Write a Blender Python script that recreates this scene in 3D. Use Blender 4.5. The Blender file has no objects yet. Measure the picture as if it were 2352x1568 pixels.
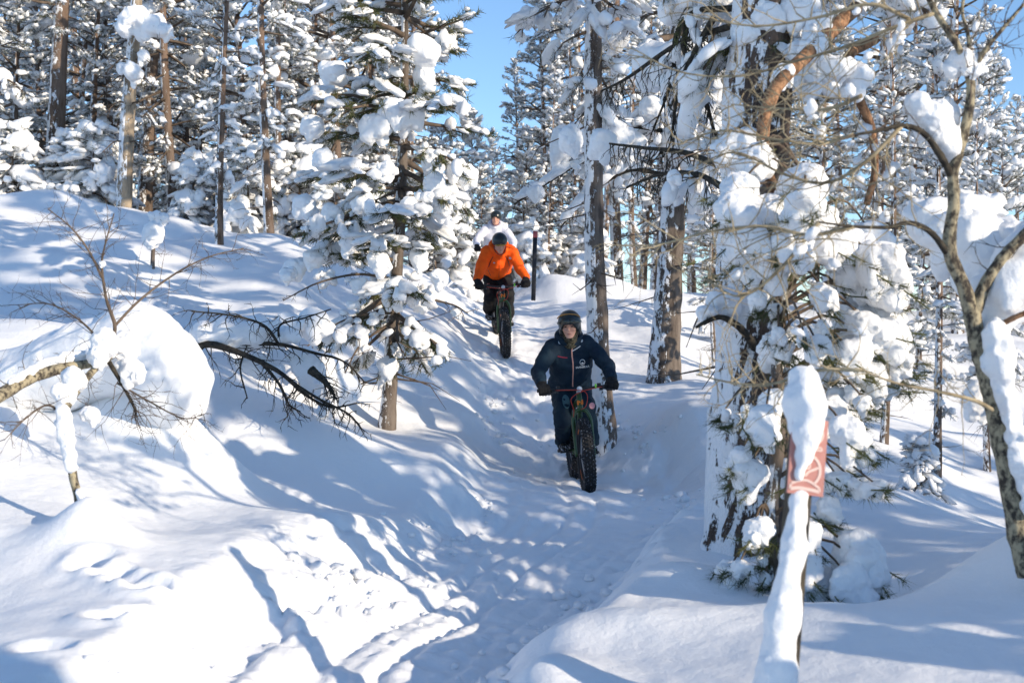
import bpy, math, random
import numpy as np
from mathutils import Vector, Matrix
from mathutils.bvhtree import BVHTree

SC = bpy.context.scene
COL = SC.collection
# ------------------------------------------------------------------ camera, sky, sun, exposure
cam_data = bpy.data.cameras.new('camera')
cam_data.sensor_width = 36.0
cam_data.lens = 40.0
cam_data.clip_start = 0.05
cam_data.clip_end = 3000.0
cam_data.dof.use_dof = True
cam_data.dof.focus_distance = 11.0
cam_data.dof.aperture_fstop = 3.2
cam = bpy.data.objects.new('camera', cam_data)
COL.objects.link(cam)
cam.location = (0, 0, 0)
cam.rotation_euler = (math.radians(90), 0, 0)
SC.camera = cam

SUN_HEAD = math.radians(54)      # shadows run this far to the left of straight ahead
SUN_EL = math.radians(17.5)
S_DIR = np.array([math.sin(SUN_HEAD) * math.cos(SUN_EL), -math.cos(SUN_HEAD) * math.cos(SUN_EL), math.sin(SUN_EL)])
world = bpy.data.worlds.new('World')
SC.world = world
world.use_nodes = True
wn = world.node_tree.nodes
wn.clear()
sky = wn.new('ShaderNodeTexSky')
sky.sky_type = 'NISHITA'
sky.sun_disc = False
sky.sun_elevation = SUN_EL
sky.sun_rotation = math.atan2(S_DIR[0], S_DIR[1])
sky.altitude = 300.0
sky.air_density = 1.0
sky.dust_density = 0.0
sky.ozone_density = 4.0
bg = wn.new('ShaderNodeBackground')
bg.inputs['Strength'].default_value = 0.12
wo = wn.new('ShaderNodeOutputWorld')
hs = wn.new('ShaderNodeHueSaturation')
hs.inputs['Saturation'].default_value = 0.98
world.node_tree.links.new(sky.outputs['Color'], hs.inputs['Color'])
world.node_tree.links.new(hs.outputs['Color'], bg.inputs['Color'])
world.node_tree.links.new(bg.outputs['Background'], wo.inputs['Surface'])
sun_data = bpy.data.lights.new('sun', 'SUN')
sun_data.energy = 3.0
sun_data.angle = math.radians(0.55)
sun_data.color = (1.0, 0.855, 0.66)
sun = bpy.data.objects.new('sun', sun_data)
COL.objects.link(sun)
sun.location = Vector(S_DIR * 40)
sun.rotation_euler = Vector(S_DIR).to_track_quat('Z', 'Y').to_euler()
SC.view_settings.view_transform = 'Standard'
SC.view_settings.look = 'None'
SC.view_settings.gamma = 1.0
SC.view_settings.exposure = 0.96
SC.view_settings.use_curve_mapping = False
SC.cycles.max_bounces = 8
SC.cycles.diffuse_bounces = 4
SC.cycles.use_denoising = True

F = 2352.0 / 36.0 * 40.0          # focal length in units of the 2352 px wide view used for measuring


def W(x, y, d):
    """Point seen at (x, y) of the 2352 x 1568 view at depth d in front of the camera."""
    return np.array([(x - 1176.0) / F * d, d, (784.0 - y) / F * d])


# ------------------------------------------------------------------ numpy noise
def _h(ix, iy, iz, seed):
    n = (ix * 374761393 + iy * 668265263 + iz * 2147483647 + seed * 144665) & 0xffffffff
    n = ((n ^ (n >> 13)) * 1274126177) & 0xffffffff
    n = ((n ^ (n >> 16)) * 2246822519) & 0xffffffff
    return ((n ^ (n >> 15)) & 0xffffff) / float(0xffffff)


def vnoise(p, seed=0):
    """Value noise in 3-D, about -1..1; p is (N, 3)."""
    i = np.floor(p).astype(np.int64)
    f = p - i
    u = f * f * f * (f * (f * 6 - 15) + 10)
    r = 0
    for dx in (0, 1):
        wx = u[:, 0] if dx else 1 - u[:, 0]
        for dy in (0, 1):
            wy = u[:, 1] if dy else 1 - u[:, 1]
            for dz in (0, 1):
                wz = u[:, 2] if dz else 1 - u[:, 2]
                r = r + wx * wy * wz * _h(i[:, 0] + dx, i[:, 1] + dy, i[:, 2] + dz, seed)
    return r * 2 - 1


def vnoise2(x, y, seed=0):
    ix = np.floor(x).astype(np.int64); iy = np.floor(y).astype(np.int64)
    fx = x - ix; fy = y - iy
    ux = fx ** 3 * (fx * (fx * 6 - 15) + 10); uy = fy ** 3 * (fy * (fy * 6 - 15) + 10)
    a = _h(ix, iy, 0 * ix, seed); b = _h(ix + 1, iy, 0 * ix, seed)
    c = _h(ix, iy + 1, 0 * ix, seed); d = _h(ix + 1, iy + 1, 0 * ix, seed)
    return ((a * (1 - ux) + b * ux) * (1 - uy) + (c * (1 - ux) + d * ux) * uy) * 2 - 1


def fbm2(x, y, seed=0, octs=4):
    r = 0; a = 1.0; t = 0
    for k in range(octs):
        ca, sa = math.cos(0.6 * k), math.sin(0.6 * k)
        r = r + a * vnoise2((x * ca - y * sa) * 2 ** k, (x * sa + y * ca) * 2 ** k, seed + k * 17)
        t += a; a *= 0.5
    return r / t


def lumps2(x, y, seed=0):
    """Rounded crumbs: 1 at the middle of a crumb, 0 between crumbs."""
    ix = np.floor(x).astype(np.int64); iy = np.floor(y).astype(np.int64)
    best = np.full(x.shape, 9.0)
    for dx in (-1, 0, 1):
        for dy in (-1, 0, 1):
            cx = ix + dx; cy = iy + dy
            px = cx + _h(cx, cy, 0 * cx, seed); py = cy + _h(cx, cy, 0 * cx + 1, seed)
            rr = 0.45 + 0.55 * _h(cx, cy, 0 * cx + 2, seed)
            d = ((x - px) ** 2 + (y - py) ** 2) / rr ** 2
            best = np.minimum(best, d)
    return np.sqrt(np.clip(1 - best, 0, 1))


def smooth(e0, e1, x):
    t = np.clip((x - e0) / (e1 - e0), 0, 1)
    return t * t * (3 - 2 * t)


# ------------------------------------------------------------------ meshes
def mesh_from(name, V, T=None, Q=None, mat=None, smooth_shade=True, tmat=None):
    V = np.asarray(V, dtype=np.float32).reshape(-1, 3)
    T = np.zeros((0, 3), np.int32) if T is None else np.asarray(T, np.int32).reshape(-1, 3)
    Q = np.zeros((0, 4), np.int32) if Q is None else np.asarray(Q, np.int32).reshape(-1, 4)
    me = bpy.data.meshes.new(name)
    me.vertices.add(len(V))
    me.vertices.foreach_set('co', V.ravel())
    nl = len(T) * 3 + len(Q) * 4
    me.loops.add(nl)
    me.loops.foreach_set('vertex_index', np.concatenate([T.ravel(), Q.ravel()]).astype(np.int32))
    nf = len(T) + len(Q)
    me.polygons.add(nf)
    st = np.concatenate([np.arange(len(T)) * 3, len(T) * 3 + np.arange(len(Q)) * 4]).astype(np.int32)
    me.polygons.foreach_set('loop_start', st)
    me.polygons.foreach_set('use_smooth', np.full(nf, smooth_shade, dtype=bool))
    me.update(calc_edges=True)
    for m in (mat if isinstance(mat, (list, tuple)) else [mat]):
        if m is not None:
            me.materials.append(m)
    if tmat is not None:
        me.polygons.foreach_set('material_index', np.asarray(tmat, np.int32))
    return me


class Acc:
    """Collects vertices, triangles and quads of ONE mesh."""
    def __init__(self):
        self.V, self.T, self.Q, self.n = [], [], [], 0

    def add(self, V, T=None, Q=None):
        V = np.asarray(V, float).reshape(-1, 3)
        if T is not None and len(T):
            self.T.append(np.asarray(T, np.int64).reshape(-1, 3) + self.n)
        if Q is not None and len(Q):
            self.Q.append(np.asarray(Q, np.int64).reshape(-1, 4) + self.n)
        self.V.append(V); self.n += len(V)
        return self

    def empty(self):
        return self.n == 0

    def mesh(self, name, mat, smooth_shade=True):
        return mesh_from(name, np.concatenate(self.V), np.concatenate(self.T) if self.T else None,
                         np.concatenate(self.Q) if self.Q else None, mat, smooth_shade)


def link(name, data, parent=None, label=None, cat=None, group=None, kind=None, loc=None):
    o = bpy.data.objects.new(name, data)
    COL.objects.link(o)
    if parent is not None:
        o.parent = parent
    if loc is not None:
        o.location = loc
    if label: o['label'] = label
    if cat: o['category'] = cat
    if group: o['group'] = group
    if kind: o['kind'] = kind
    return o


def thing(name, label, cat, loc=(0, 0, 0), group=None):
    return link(name, None, None, label, cat, group, None, Vector(loc))


def copy_tree(o, parent=None, loc=None, rotz=None, scale=None, label=None):
    c = o.copy(); COL.objects.link(c)
    if parent is not None: c.parent = parent
    if loc is not None: c.location = Vector(loc)
    if rotz is not None: c.rotation_euler = (0, 0, rotz)
    if scale is not None: c.scale = scale if hasattr(scale, '__len__') else (scale,) * 3
    if label: c['label'] = label
    for ch in list(o.children):
        copy_tree(ch, c)
    return c


def frame_of(d):
    d = d / np.linalg.norm(d)
    a = np.array([0, 0, 1.0]) if abs(d[2]) < 0.9 else np.array([1.0, 0, 0])
    u = np.cross(d, a); u /= np.linalg.norm(u)
    return u, np.cross(d, u)


def tube(acc, P, R, sides=6, cap=True, jitter=0.0, rng=None):
    P = np.asarray(P, float); n = len(P)
    R = np.full(n, R, float) if np.isscalar(R) else np.asarray(R, float)
    D = np.gradient(P, axis=0)
    u, v = frame_of(D[0])
    V = []
    for k in range(n):
        d = D[k] / (np.linalg.norm(D[k]) + 1e-12)
        u = u - d * np.dot(u, d); u /= np.linalg.norm(u) + 1e-12
        v = np.cross(d, u)
        a = np.arange(sides) * 2 * math.pi / sides
        r = R[k] * (1 + (jitter * rng.standard_normal(sides) if jitter else 0))
        V.append(P[k] + np.outer(np.cos(a) * r, u) + np.outer(np.sin(a) * r, v))
    V = np.concatenate(V)
    i = np.arange(n - 1)[:, None] * sides + np.arange(sides)[None, :]
    j = np.arange(n - 1)[:, None] * sides + (np.arange(sides)[None, :] + 1) % sides
    Q = np.stack([i, j, j + sides, i + sides], -1).reshape(-1, 4)
    T = None
    if cap:
        c0 = len(V); V = np.concatenate([V, P[:1], P[-1:]])
        a = np.arange(sides); b = (a + 1) % sides
        T = np.concatenate([np.stack([b, a, np.full(sides, c0)], -1),
                            np.stack([a + (n - 1) * sides, b + (n - 1) * sides, np.full(sides, c0 + 1)], -1)])
    acc.add(V, T, Q)


def segs(acc, A, B, ra, rb, sides=3):
    """Many straight tapered twigs at once."""
    A = np.asarray(A, float).reshape(-1, 3); B = np.asarray(B, float).reshape(-1, 3)
    if len(A) == 0:
        return
    ra = np.broadcast_to(np.asarray(ra, float), (len(A),)); rb = np.broadcast_to(np.asarray(rb, float), (len(A),))
    d = B - A; d = d / (np.linalg.norm(d, axis=1, keepdims=True) + 1e-9)
    up = np.where(np.abs(d[:, 2:3]) < 0.9, np.array([[0, 0, 1.0]]), np.array([[1.0, 0, 0]]))
    u = np.cross(d, up); u /= np.linalg.norm(u, axis=1, keepdims=True) + 1e-9
    v = np.cross(d, u)
    a = np.arange(sides) * 2 * math.pi / sides
    ring = np.cos(a)[None, :, None] * u[:, None, :] + np.sin(a)[None, :, None] * v[:, None, :]
    V = np.concatenate([A[:, None, :] + ring * ra[:, None, None], B[:, None, :] + ring * rb[:, None, None]], 1)
    i = np.arange(sides); j = (i + 1) % sides
    q = np.stack([i, j, j + sides, i + sides], -1)
    Q = q[None] + (np.arange(len(A)) * 2 * sides)[:, None, None]
    acc.add(V.reshape(-1, 3), None, Q.reshape(-1, 4))


def icosphere(sub):
    t = (1 + 5 ** 0.5) / 2
    V = [(-1, t, 0), (1, t, 0), (-1, -t, 0), (1, -t, 0), (0, -1, t), (0, 1, t), (0, -1, -t), (0, 1, -t),
         (t, 0, -1), (t, 0, 1), (-t, 0, -1), (-t, 0, 1)]
    V = [np.array(v, float) / math.sqrt(1 + t * t) for v in V]
    Fc = [(0, 11, 5), (0, 5, 1), (0, 1, 7), (0, 7, 10), (0, 10, 11), (1, 5, 9), (5, 11, 4), (11, 10, 2), (10, 7, 6),
          (7, 1, 8), (3, 9, 4), (3, 4, 2), (3, 2, 6), (3, 6, 8), (3, 8, 9), (4, 9, 5), (2, 4, 11), (6, 2, 10), (8, 6, 7), (9, 8, 1)]
    for _ in range(sub):
        mid = {}; out = []
        def m(a, b):
            k = (min(a, b), max(a, b))
            if k not in mid:
                p = V[a] + V[b]; V.append(p / np.linalg.norm(p)); mid[k] = len(V) - 1
            return mid[k]
        for a, b, c in Fc:
            ab, bc, ca = m(a, b), m(b, c), m(c, a)
            out += [(a, ab, ca), (b, bc, ab), (c, ca, bc), (ab, bc, ca)]
        Fc = out
    return np.array(V), np.array(Fc)


def blob_templates(sub, n, seed, amp=0.35, fine=0.5):
    """Unit snow pillows: lumpy, flatter below, each of its own shape."""
    out = []
    V0, T = icosphere(sub)
    for k in range(n):
        V = V0.copy()
        r = 1 + amp * vnoise(V0 * 1.3 + 31.7 * k + seed, seed + k) + fine * amp * vnoise(V0 * 2.9 + 11.3 * k, seed + 50 + k)
        V = V * r[:, None]
        V[:, 2] = np.where(V[:, 2] < 0, V[:, 2] * 0.62, V[:, 2])
        out.append(V)
    return out, T


def blobs(acc, templ, C, Sc, D, rng):
    """Snow pillows at C with half sizes Sc (along the twig, across, up), lying along D."""
    TV, T = templ
    C = np.asarray(C, float).reshape(-1, 3)
    if len(C) == 0:
        return
    Sc = np.asarray(Sc, float).reshape(-1, 3); D = np.asarray(D, float).reshape(-1, 3)
    x = D / (np.linalg.norm(D, axis=1, keepdims=True) + 1e-9)
    y = np.cross(np.array([[0, 0, 1.0]]), x); ny = np.linalg.norm(y, axis=1, keepdims=True)
    y = np.where(ny > 1e-3, y / (ny + 1e-9), np.array([[0, 1.0, 0]]))
    z = np.cross(x, y)
    k = rng.integers(0, len(TV), len(C))
    base = np.stack(TV)[k]
    V = C[:, None, :] + base[:, :, 0:1] * (Sc[:, 0:1] * x)[:, None, :] + base[:, :, 1:2] * (Sc[:, 1:2] * y)[:, None, :] \
        + base[:, :, 2:3] * (Sc[:, 2:3] * z)[:, None, :]
    nv = base.shape[1]
    TT = T[None] + (np.arange(len(C)) * nv)[:, None, None]
    acc.add(V.reshape(-1, 3), TT.reshape(-1, 3))


def needles(acc, C, D, L, n, w, rng, spread=0.9):
    """n blades per tuft, fanned about the twig direction D."""
    C = np.asarray(C, float).reshape(-1, 3)
    if len(C) == 0:
        return
    D = np.asarray(D, float).reshape(-1, 3); D = D / (np.linalg.norm(D, axis=1, keepdims=True) + 1e-9)
    L = np.broadcast_to(np.asarray(L, float), (len(C),))
    m = len(C) * n
    c = np.repeat(C, n, 0); d = np.repeat(D, n, 0); l = np.repeat(L, n) * rng.uniform(0.65, 1.15, m)
    v = d * 0.75 + spread * rng.standard_normal((m, 3)) * 0.75
    v /= np.linalg.norm(v, axis=1, keepdims=True) + 1e-9
    base = c + d * (rng.uniform(-0.9, 0.5, m) * l)[:, None] + rng.standard_normal((m, 3)) * (0.08 * l)[:, None]
    s = np.cross(v, rng.standard_normal((m, 3))); s /= np.linalg.norm(s, axis=1, keepdims=True) + 1e-9
    V = np.stack([base - s * w * 0.5, base + s * w * 0.5, base + v * l[:, None]], 1)
    acc.add(V.reshape(-1, 3), np.arange(m * 3).reshape(-1, 3))


# ------------------------------------------------------------------ signed distance shapes -> smooth closed meshes
def smin(a, b, k):
    h = np.clip(0.5 + 0.5 * (b - a) / k, 0, 1)
    return b + (a - b) * h - k * h * (1 - h)


def d_cone(P, a, b, ra, rb):
    a = np.asarray(a, float); b = np.asarray(b, float)
    ab = b - a
    t = np.clip(((P - a) @ ab) / max(ab @ ab, 1e-9), 0, 1)
    return np.linalg.norm(P - a - t[:, None] * ab, axis=1) - (ra + t * (rb - ra))


def d_ell(P, c, r, M=None):
    q = P - np.asarray(c, float)
    if M is not None:
        q = q @ M
    r = np.asarray(r, float)
    k0 = np.linalg.norm(q / r, axis=1); k1 = np.linalg.norm(q / (r * r), axis=1)
    return k0 * (k0 - 1.0) / (k1 + 1e-9)


def d_poly(P, pts, rad, k=0.0):
    d = None
    for i in range(len(pts) - 1):
        e = d_cone(P, pts[i], pts[i + 1], rad[i], rad[i + 1])
        d = e if d is None else (smin(d, e, k) if k else np.minimum(d, e))
    return d


def surface(f, lo, hi, h):
    """Surface nets of f < 0 on a grid of step h; returns V, Q."""
    lo = np.asarray(lo, float) - 2 * h; hi = np.asarray(hi, float) + 2 * h
    n = np.maximum(((hi - lo) / h).astype(int) + 1, 4)
    ax = [lo[i] + h * np.arange(n[i]) for i in range(3)]
    G = np.stack(np.meshgrid(*ax, indexing='ij'), -1)
    v = f(G.reshape(-1, 3)).reshape(n)
    c = np.stack([v[dx:n[0] - 1 + dx, dy:n[1] - 1 + dy, dz:n[2] - 1 + dz] for dx in (0, 1) for dy in (0, 1) for dz in (0, 1)], -1)
    ins = c < 0
    act = ins.any(-1) & ~ins.all(-1)
    idx = -np.ones(act.shape, np.int64)
    cells = np.argwhere(act)
    idx[act] = np.arange(len(cells))
    cv = c[act]
    off = np.array([(dx, dy, dz) for dx in (0, 1) for dy in (0, 1) for dz in (0, 1)], float)
    acc_p = np.zeros((len(cells), 3)); cnt = np.zeros(len(cells))
    for a in range(8):
        for b in range(a + 1, 8):
            if np.abs(off[a] - off[b]).sum() != 1:
                continue
            va, vb = cv[:, a], cv[:, b]
            m = (va < 0) != (vb < 0)
            t = np.where(m, va / np.where(m, va - vb, 1), 0)
            acc_p += np.where(m[:, None], off[a] + t[:, None] * (off[b] - off[a]), 0); cnt += m
    V = lo + h * (cells + acc_p / cnt[:, None])
    Q = []
    for axis in range(3):
        o1, o2 = [(1, 2), (2, 0), (0, 1)][axis]
        s = v < 0
        sl0 = [slice(1, n[i] - 1) for i in range(3)]; sl0[axis] = slice(0, n[axis] - 1)
        sl1 = list(sl0); sl1[axis] = slice(1, n[axis])
        a_in = s[tuple(sl0)]; b_in = s[tuple(sl1)]
        for flip, m in ((False, a_in & ~b_in), (True, ~a_in & b_in)):
            e = np.argwhere(m)
            if not len(e):
                continue
            for i in range(3):
                if i != axis:
                    e[:, i] += 1
            def cell(d1, d2):
                k = e.copy(); k[:, o1] -= d1; k[:, o2] -= d2
                return idx[k[:, 0], k[:, 1], k[:, 2]]
            q = np.stack([cell(1, 1), cell(0, 1), cell(0, 0), cell(1, 0)], -1)
            Q.append(q[:, ::-1] if flip else q)
    Q = np.concatenate(Q)
    return V, Q[(Q >= 0).all(1)]


# ------------------------------------------------------------------ materials
def new_mat(name, col, rough=0.6, spec=0.3):
    m = bpy.data.materials.new(name); m.use_nodes = True
    b = m.node_tree.nodes['Principled BSDF']
    b.inputs['Base Color'].default_value = (*col, 1)
    b.inputs['Roughness'].default_value = rough
    b.inputs['Specular IOR Level'].default_value = spec
    return m, m.node_tree.nodes, m.node_tree.links, b


def noise_node(N, L, scale, detail=4.0, rough=0.6, coord='Object', stretch=None):
    tc = N.new('ShaderNodeTexCoord')
    nz = N.new('ShaderNodeTexNoise')
    nz.inputs['Scale'].default_value = scale; nz.inputs['Detail'].default_value = detail; nz.inputs['Roughness'].default_value = rough
    if stretch:
        mp = N.new('ShaderNodeMapping'); mp.inputs['Scale'].default_value = stretch
        L.new(tc.outputs[coord], mp.inputs['Vector']); L.new(mp.outputs['Vector'], nz.inputs['Vector'])
    else:
        L.new(tc.outputs[coord], nz.inputs['Vector'])
    return nz


def ramp(N, L, src, stops):
    r = N.new('ShaderNodeValToRGB')
    while len(r.color_ramp.elements) < len(stops):
        r.color_ramp.elements.new(0.5)
    for e, (p, c) in zip(r.color_ramp.elements, stops):
        e.position = p; e.color = (*c, 1)
    L.new(src, r.inputs['Fac'])
    return r


def bump(N, L, src, b, strength, dist):
    k = N.new('ShaderNodeBump'); k.inputs['Strength'].default_value = strength; k.inputs['Distance'].default_value = dist
    L.new(src, k.inputs['Height']); L.new(k.outputs['Normal'], b.inputs['Normal'])
    return k


def snow_material(name, scale, dist, col=(0.86, 0.87, 0.885), grain=0.3):
    m, N, L, b = new_mat(name, col, 0.55, 0.25)
    nz = noise_node(N, L, scale, 5.0, 0.65)
    n2 = noise_node(N, L, scale * 7.0, 4.0, 0.8)
    ma = N.new('ShaderNodeMath'); ma.operation = 'MULTIPLY_ADD'; ma.inputs[1].default_value = grain
    L.new(n2.outputs['Fac'], ma.inputs[0]); L.new(nz.outputs['Fac'], ma.inputs[2])
    bump(N, L, ma.outputs[0], b, 0.6, dist)
    return m


def two_tone(name, c0, c1, scale, rough=0.8, dist=0.0, stretch=None, spec=0.2, lo=0.35, hi=0.65, detail=5.0):
    m, N, L, b = new_mat(name, c0, rough, spec)
    nz = noise_node(N, L, scale, detail, 0.65, 'Object', stretch)
    r = ramp(N, L, nz.outputs['Fac'], [(lo, c0), (hi, c1)])
    L.new(r.outputs['Color'], b.inputs['Base Color'])
    if dist:
        bump(N, L, nz.outputs['Fac'], b, 0.8, dist)
    return m


def bark_material(name, c0, c1, cover, wind=(-0.86, -0.5, 0.0), top=None, top_z=(3.0, 6.0), scale=9.0, stretch=(1, 1, 0.22), dist=0.02, low=None, mottle=4.6, mscale=13.0):
    """Plated bark with wind-blown snow stuck to the side that faced the storm; cover moves the edge of the snow."""
    m, N, L, b = new_mat(name, c0, 0.9, 0.15)
    nz = noise_node(N, L, scale, 6.0, 0.7, 'Object', stretch)
    r = ramp(N, L, nz.outputs['Fac'], [(0.36, c0), (0.62, c1)])
    col = r.outputs['Color']
    if top is not None:
        tc = N.new('ShaderNodeTexCoord'); sp = N.new('ShaderNodeSeparateXYZ'); L.new(tc.outputs['Object'], sp.inputs[0])
        mr = N.new('ShaderNodeMapRange'); mr.inputs['From Min'].default_value = top_z[0]; mr.inputs['From Max'].default_value = top_z[1]
        L.new(sp.outputs['Z'], mr.inputs['Value'])
        mx = N.new('ShaderNodeMix'); mx.data_type = 'RGBA'
        L.new(mr.outputs['Result'], mx.inputs['Factor']); L.new(col, mx.inputs['A']); mx.inputs['B'].default_value = (*top, 1)
        col = mx.outputs['Result']
    ge = N.new('ShaderNodeNewGeometry')
    dp = N.new('ShaderNodeVectorMath'); dp.operation = 'DOT_PRODUCT'
    L.new(ge.outputs['True Normal'], dp.inputs[0]); dp.inputs[1].default_value = wind
    n2 = noise_node(N, L, mscale, 7.0, 0.72, 'Object', (1, 1, 0.55))
    ma = N.new('ShaderNodeMath'); ma.operation = 'MULTIPLY_ADD'
    L.new(n2.outputs['Fac'], ma.inputs[0]); ma.inputs[1].default_value = mottle; L.new(dp.outputs['Value'], ma.inputs[2])
    ad = N.new('ShaderNodeMath'); ad.operation = 'ADD'; L.new(ma.outputs[0], ad.inputs[0]); ad.inputs[1].default_value = cover - mottle / 2
    if low is not None:
        tc2 = N.new('ShaderNodeTexCoord'); sp2 = N.new('ShaderNodeSeparateXYZ'); L.new(tc2.outputs['Object'], sp2.inputs[0])
        mr2 = N.new('ShaderNodeMapRange'); mr2.inputs['From Min'].default_value = low[1]; mr2.inputs['From Max'].default_value = low[0]
        mr2.inputs['To Min'].default_value = 0.0; mr2.inputs['To Max'].default_value = low[2]
        L.new(sp2.outputs['Z'], mr2.inputs['Value'])
        a2 = N.new('ShaderNodeMath'); a2.operation = 'ADD'; L.new(ad.outputs[0], a2.inputs[0]); L.new(mr2.outputs['Result'], a2.inputs[1]); ad = a2
    sr = ramp(N, L, ad.outputs[0], [(0.42, (0, 0, 0)), (0.58, (1, 1, 1))])
    mx2 = N.new('ShaderNodeMix'); mx2.data_type = 'RGBA'
    L.new(sr.outputs['Color'], mx2.inputs['Factor']); L.new(col, mx2.inputs['A']); mx2.inputs['B'].default_value = (0.84, 0.85, 0.87, 1)
    L.new(mx2.outputs['Result'], b.inputs['Base Color'])
    s2 = N.new('ShaderNodeMath'); s2.operation = 'ADD'; L.new(nz.outputs['Fac'], s2.inputs[0]); L.new(sr.outputs['Color'], s2.inputs[1])
    bump(N, L, s2.outputs[0], b, 0.9, dist)
    return m


SNOW_GROUND = snow_material('snow_ground', 22.0, 0.012)
SNOW = snow_material('snow_load', 16.0, 0.02)
NEEDLE = two_tone('pine_needles', (0.045, 0.06, 0.022), (0.12, 0.12, 0.045), 5.0, 0.6)
NEEDLE_DARK = two_tone('frosted_needles', (0.075, 0.082, 0.045), (0.60, 0.62, 0.64), 9.0, 0.7, lo=0.43, hi=0.58)
BARK = bark_material('pine_bark', (0.06, 0.046, 0.038), (0.175, 0.145, 0.122), -0.32)
BARK_SNOWY = bark_material('snowy_bark', (0.06, 0.045, 0.038), (0.19, 0.155, 0.13), -0.18, low=(0.9, 1.8, 0.5))
BARK_BIG = bark_material('old_pine_bark', (0.045, 0.034, 0.03), (0.16, 0.115, 0.09), -0.02, wind=(-0.97, -0.12, 0.0), low=(1.7, 2.8, 0.25), dist=0.06, mottle=5.6, mscale=11.0)
BARK_FAR = bark_material('far_bark', (0.08, 0.055, 0.04), (0.17, 0.13, 0.105), -0.25, top=(0.20, 0.135, 0.10), top_z=(1.5, 6.0))
BARK_GREY = bark_material('dead_wood', (0.2, 0.16, 0.12), (0.42, 0.34, 0.25), -0.05)
TWIG = two_tone('twig_bark', (0.06, 0.045, 0.035), (0.16, 0.12, 0.09), 6.0, 0.85)
TWIG_TAN = two_tone('lichen_twig', (0.20, 0.16, 0.10), (0.40, 0.34, 0.23), 9.0, 0.85)
TWIG_ORANGE = two_tone('orange_limb', (0.11, 0.06, 0.035), (0.36, 0.20, 0.11), 26.0, 0.85, 0.008, lo=0.4, hi=0.62)
BIRCH_BARK = two_tone('birch_bark', (0.05, 0.042, 0.035), (0.36, 0.31, 0.21), 30.0, 0.9, 0.010, (1, 1, 0.7), lo=0.42, hi=0.58)
TWIG_DARK = two_tone('lichen_branch', (0.018, 0.016, 0.015), (0.07, 0.06, 0.045), 30.0, 0.9, 0.006)
# ------------------------------------------------------------------ the snow ground
CTRL = []
for x, y, d in [(200, 1500, 4.0), (190, 1222, 5.8), (580, 1345, 5.15), (500, 1050, 8.5), (650, 965, 9.6), (240, 1005, 7.5), (450, 955, 8.9),
                (0, 1080, 6.6), (0, 905, 8.4), (100, 765, 11.0), (600, 690, 14.0), (300, 625, 15.0), (0, 600, 14.5), (0, 468, 20.0), (290, 484, 21.0), (470, 522, 20.0),
                (660, 548, 19.5), (860, 600, 19.5), (1000, 640, 19.5), (888, 968, 11.5), (760, 820, 13.0), (1000, 760, 15.0), (1050, 1000, 11.2), (900, 1150, 8.6),
                (1240, 640, 22.5), (1420, 645, 23.0), (1395, 975, 12.4), (1522, 880, 14.5), (1520, 1060, 11.6), (1640, 1000, 11.6), (1620, 712, 21.0),
                (1480, 760, 18.0), (1640, 830, 16.0), (1720, 1278, 7.0), (1500, 1400, 5.4), (1960, 1465, 4.5), (2300, 1500, 4.1), (2345, 1265, 5.0), (1640, 1130, 9.4),
                (2025, 1118, 8.2), (2160, 1165, 8.0), (2030, 1022, 12.5), (2150, 1092, 11.8), (2265, 1075, 13.5), (2340, 1240, 9.6), (1100, 1535, 4.35), (1330, 1290, 6.6),
                (1900, 900, 18.0), (2200, 985, 18.0), (1960, 1395, 5.65), (1860, 1415, 5.4), (2080, 1330, 6.0), (1750, 1370, 5.6)]:
    CTRL.append(W(x, y, d))
for p in [(-0.35, 21.4, 0.72), (-0.4, 22.5, 0.84), (-0.9, 21.8, 0.82), (0.2, 21.6, 0.74)]:
    CTRL.append(np.array(p))
# the trodden path itself, raised by the depth it is carved to
PATH = np.array([(-0.4, -4.0), (-0.80, 1.0), (-0.84, 3.5), (-0.68, 5.0), (0.07, 7.3), (0.55, 9.3), (0.73, 10.9), (0.66, 12.1), (0.45, 13.3), (0.15, 14.7), (-0.1, 16.1), (-0.02, 20.0), (-0.15, 24.0), (-0.6, 31.0)])
PATH_DEPTH = [0.3, 0.3, 0.34, 0.36, 0.30, 0.24, 0.22, 0.22, 0.18, 0.15, 0.13, 0.1, 0.08, 0.0]
PATH_HALF = [0.4, 0.38, 0.40, 0.42, 0.58, 0.78, 0.88, 0.78, 0.6, 0.5, 0.46, 0.46, 0.46, 0.46]
PATH_Z = [-1.55, -1.53, -1.5, -1.5, -1.45, -1.42, -1.40, -1.46, -1.08, -0.58, -0.21, 0.42, 0.62, 1.1]
for (x, y), z, dp in zip(PATH, PATH_Z, PATH_DEPTH):
    CTRL.append(np.array([x, y, z + dp]))
for p in [(-40, 40, 2.9), (-12, 30, 2.5), (-25, 20, 2.6), (-12, 10, 0.2), (-6, 5, -0.85), (-20, 0, -0.3), (-6, -6, -1.1), (6, -6, -1.6), (20, 0, -2.0), (12, 8, -1.9), (8, 14, -1.45), (12, 20, -0.7),
          (30, 30, -0.6), (20, 45, 0.9), (0, 40, 1.5), (-8, 60, 2.0), (40, 60, 0.5), (6, 30, 0.9), (3, 34, 1.3), (0, -25, -1.8), (45, 0, -2.2), (-45, 0, 0.8), (-45, 80, 2.8), (45, 85, 1.2), (0, 85, 1.8)]:
    CTRL.append(np.array(p, float))
CTRL = np.array(CTRL)


def _tps(r2):
    return 0.5 * r2 * np.log(r2 + 1e-12)


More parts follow.
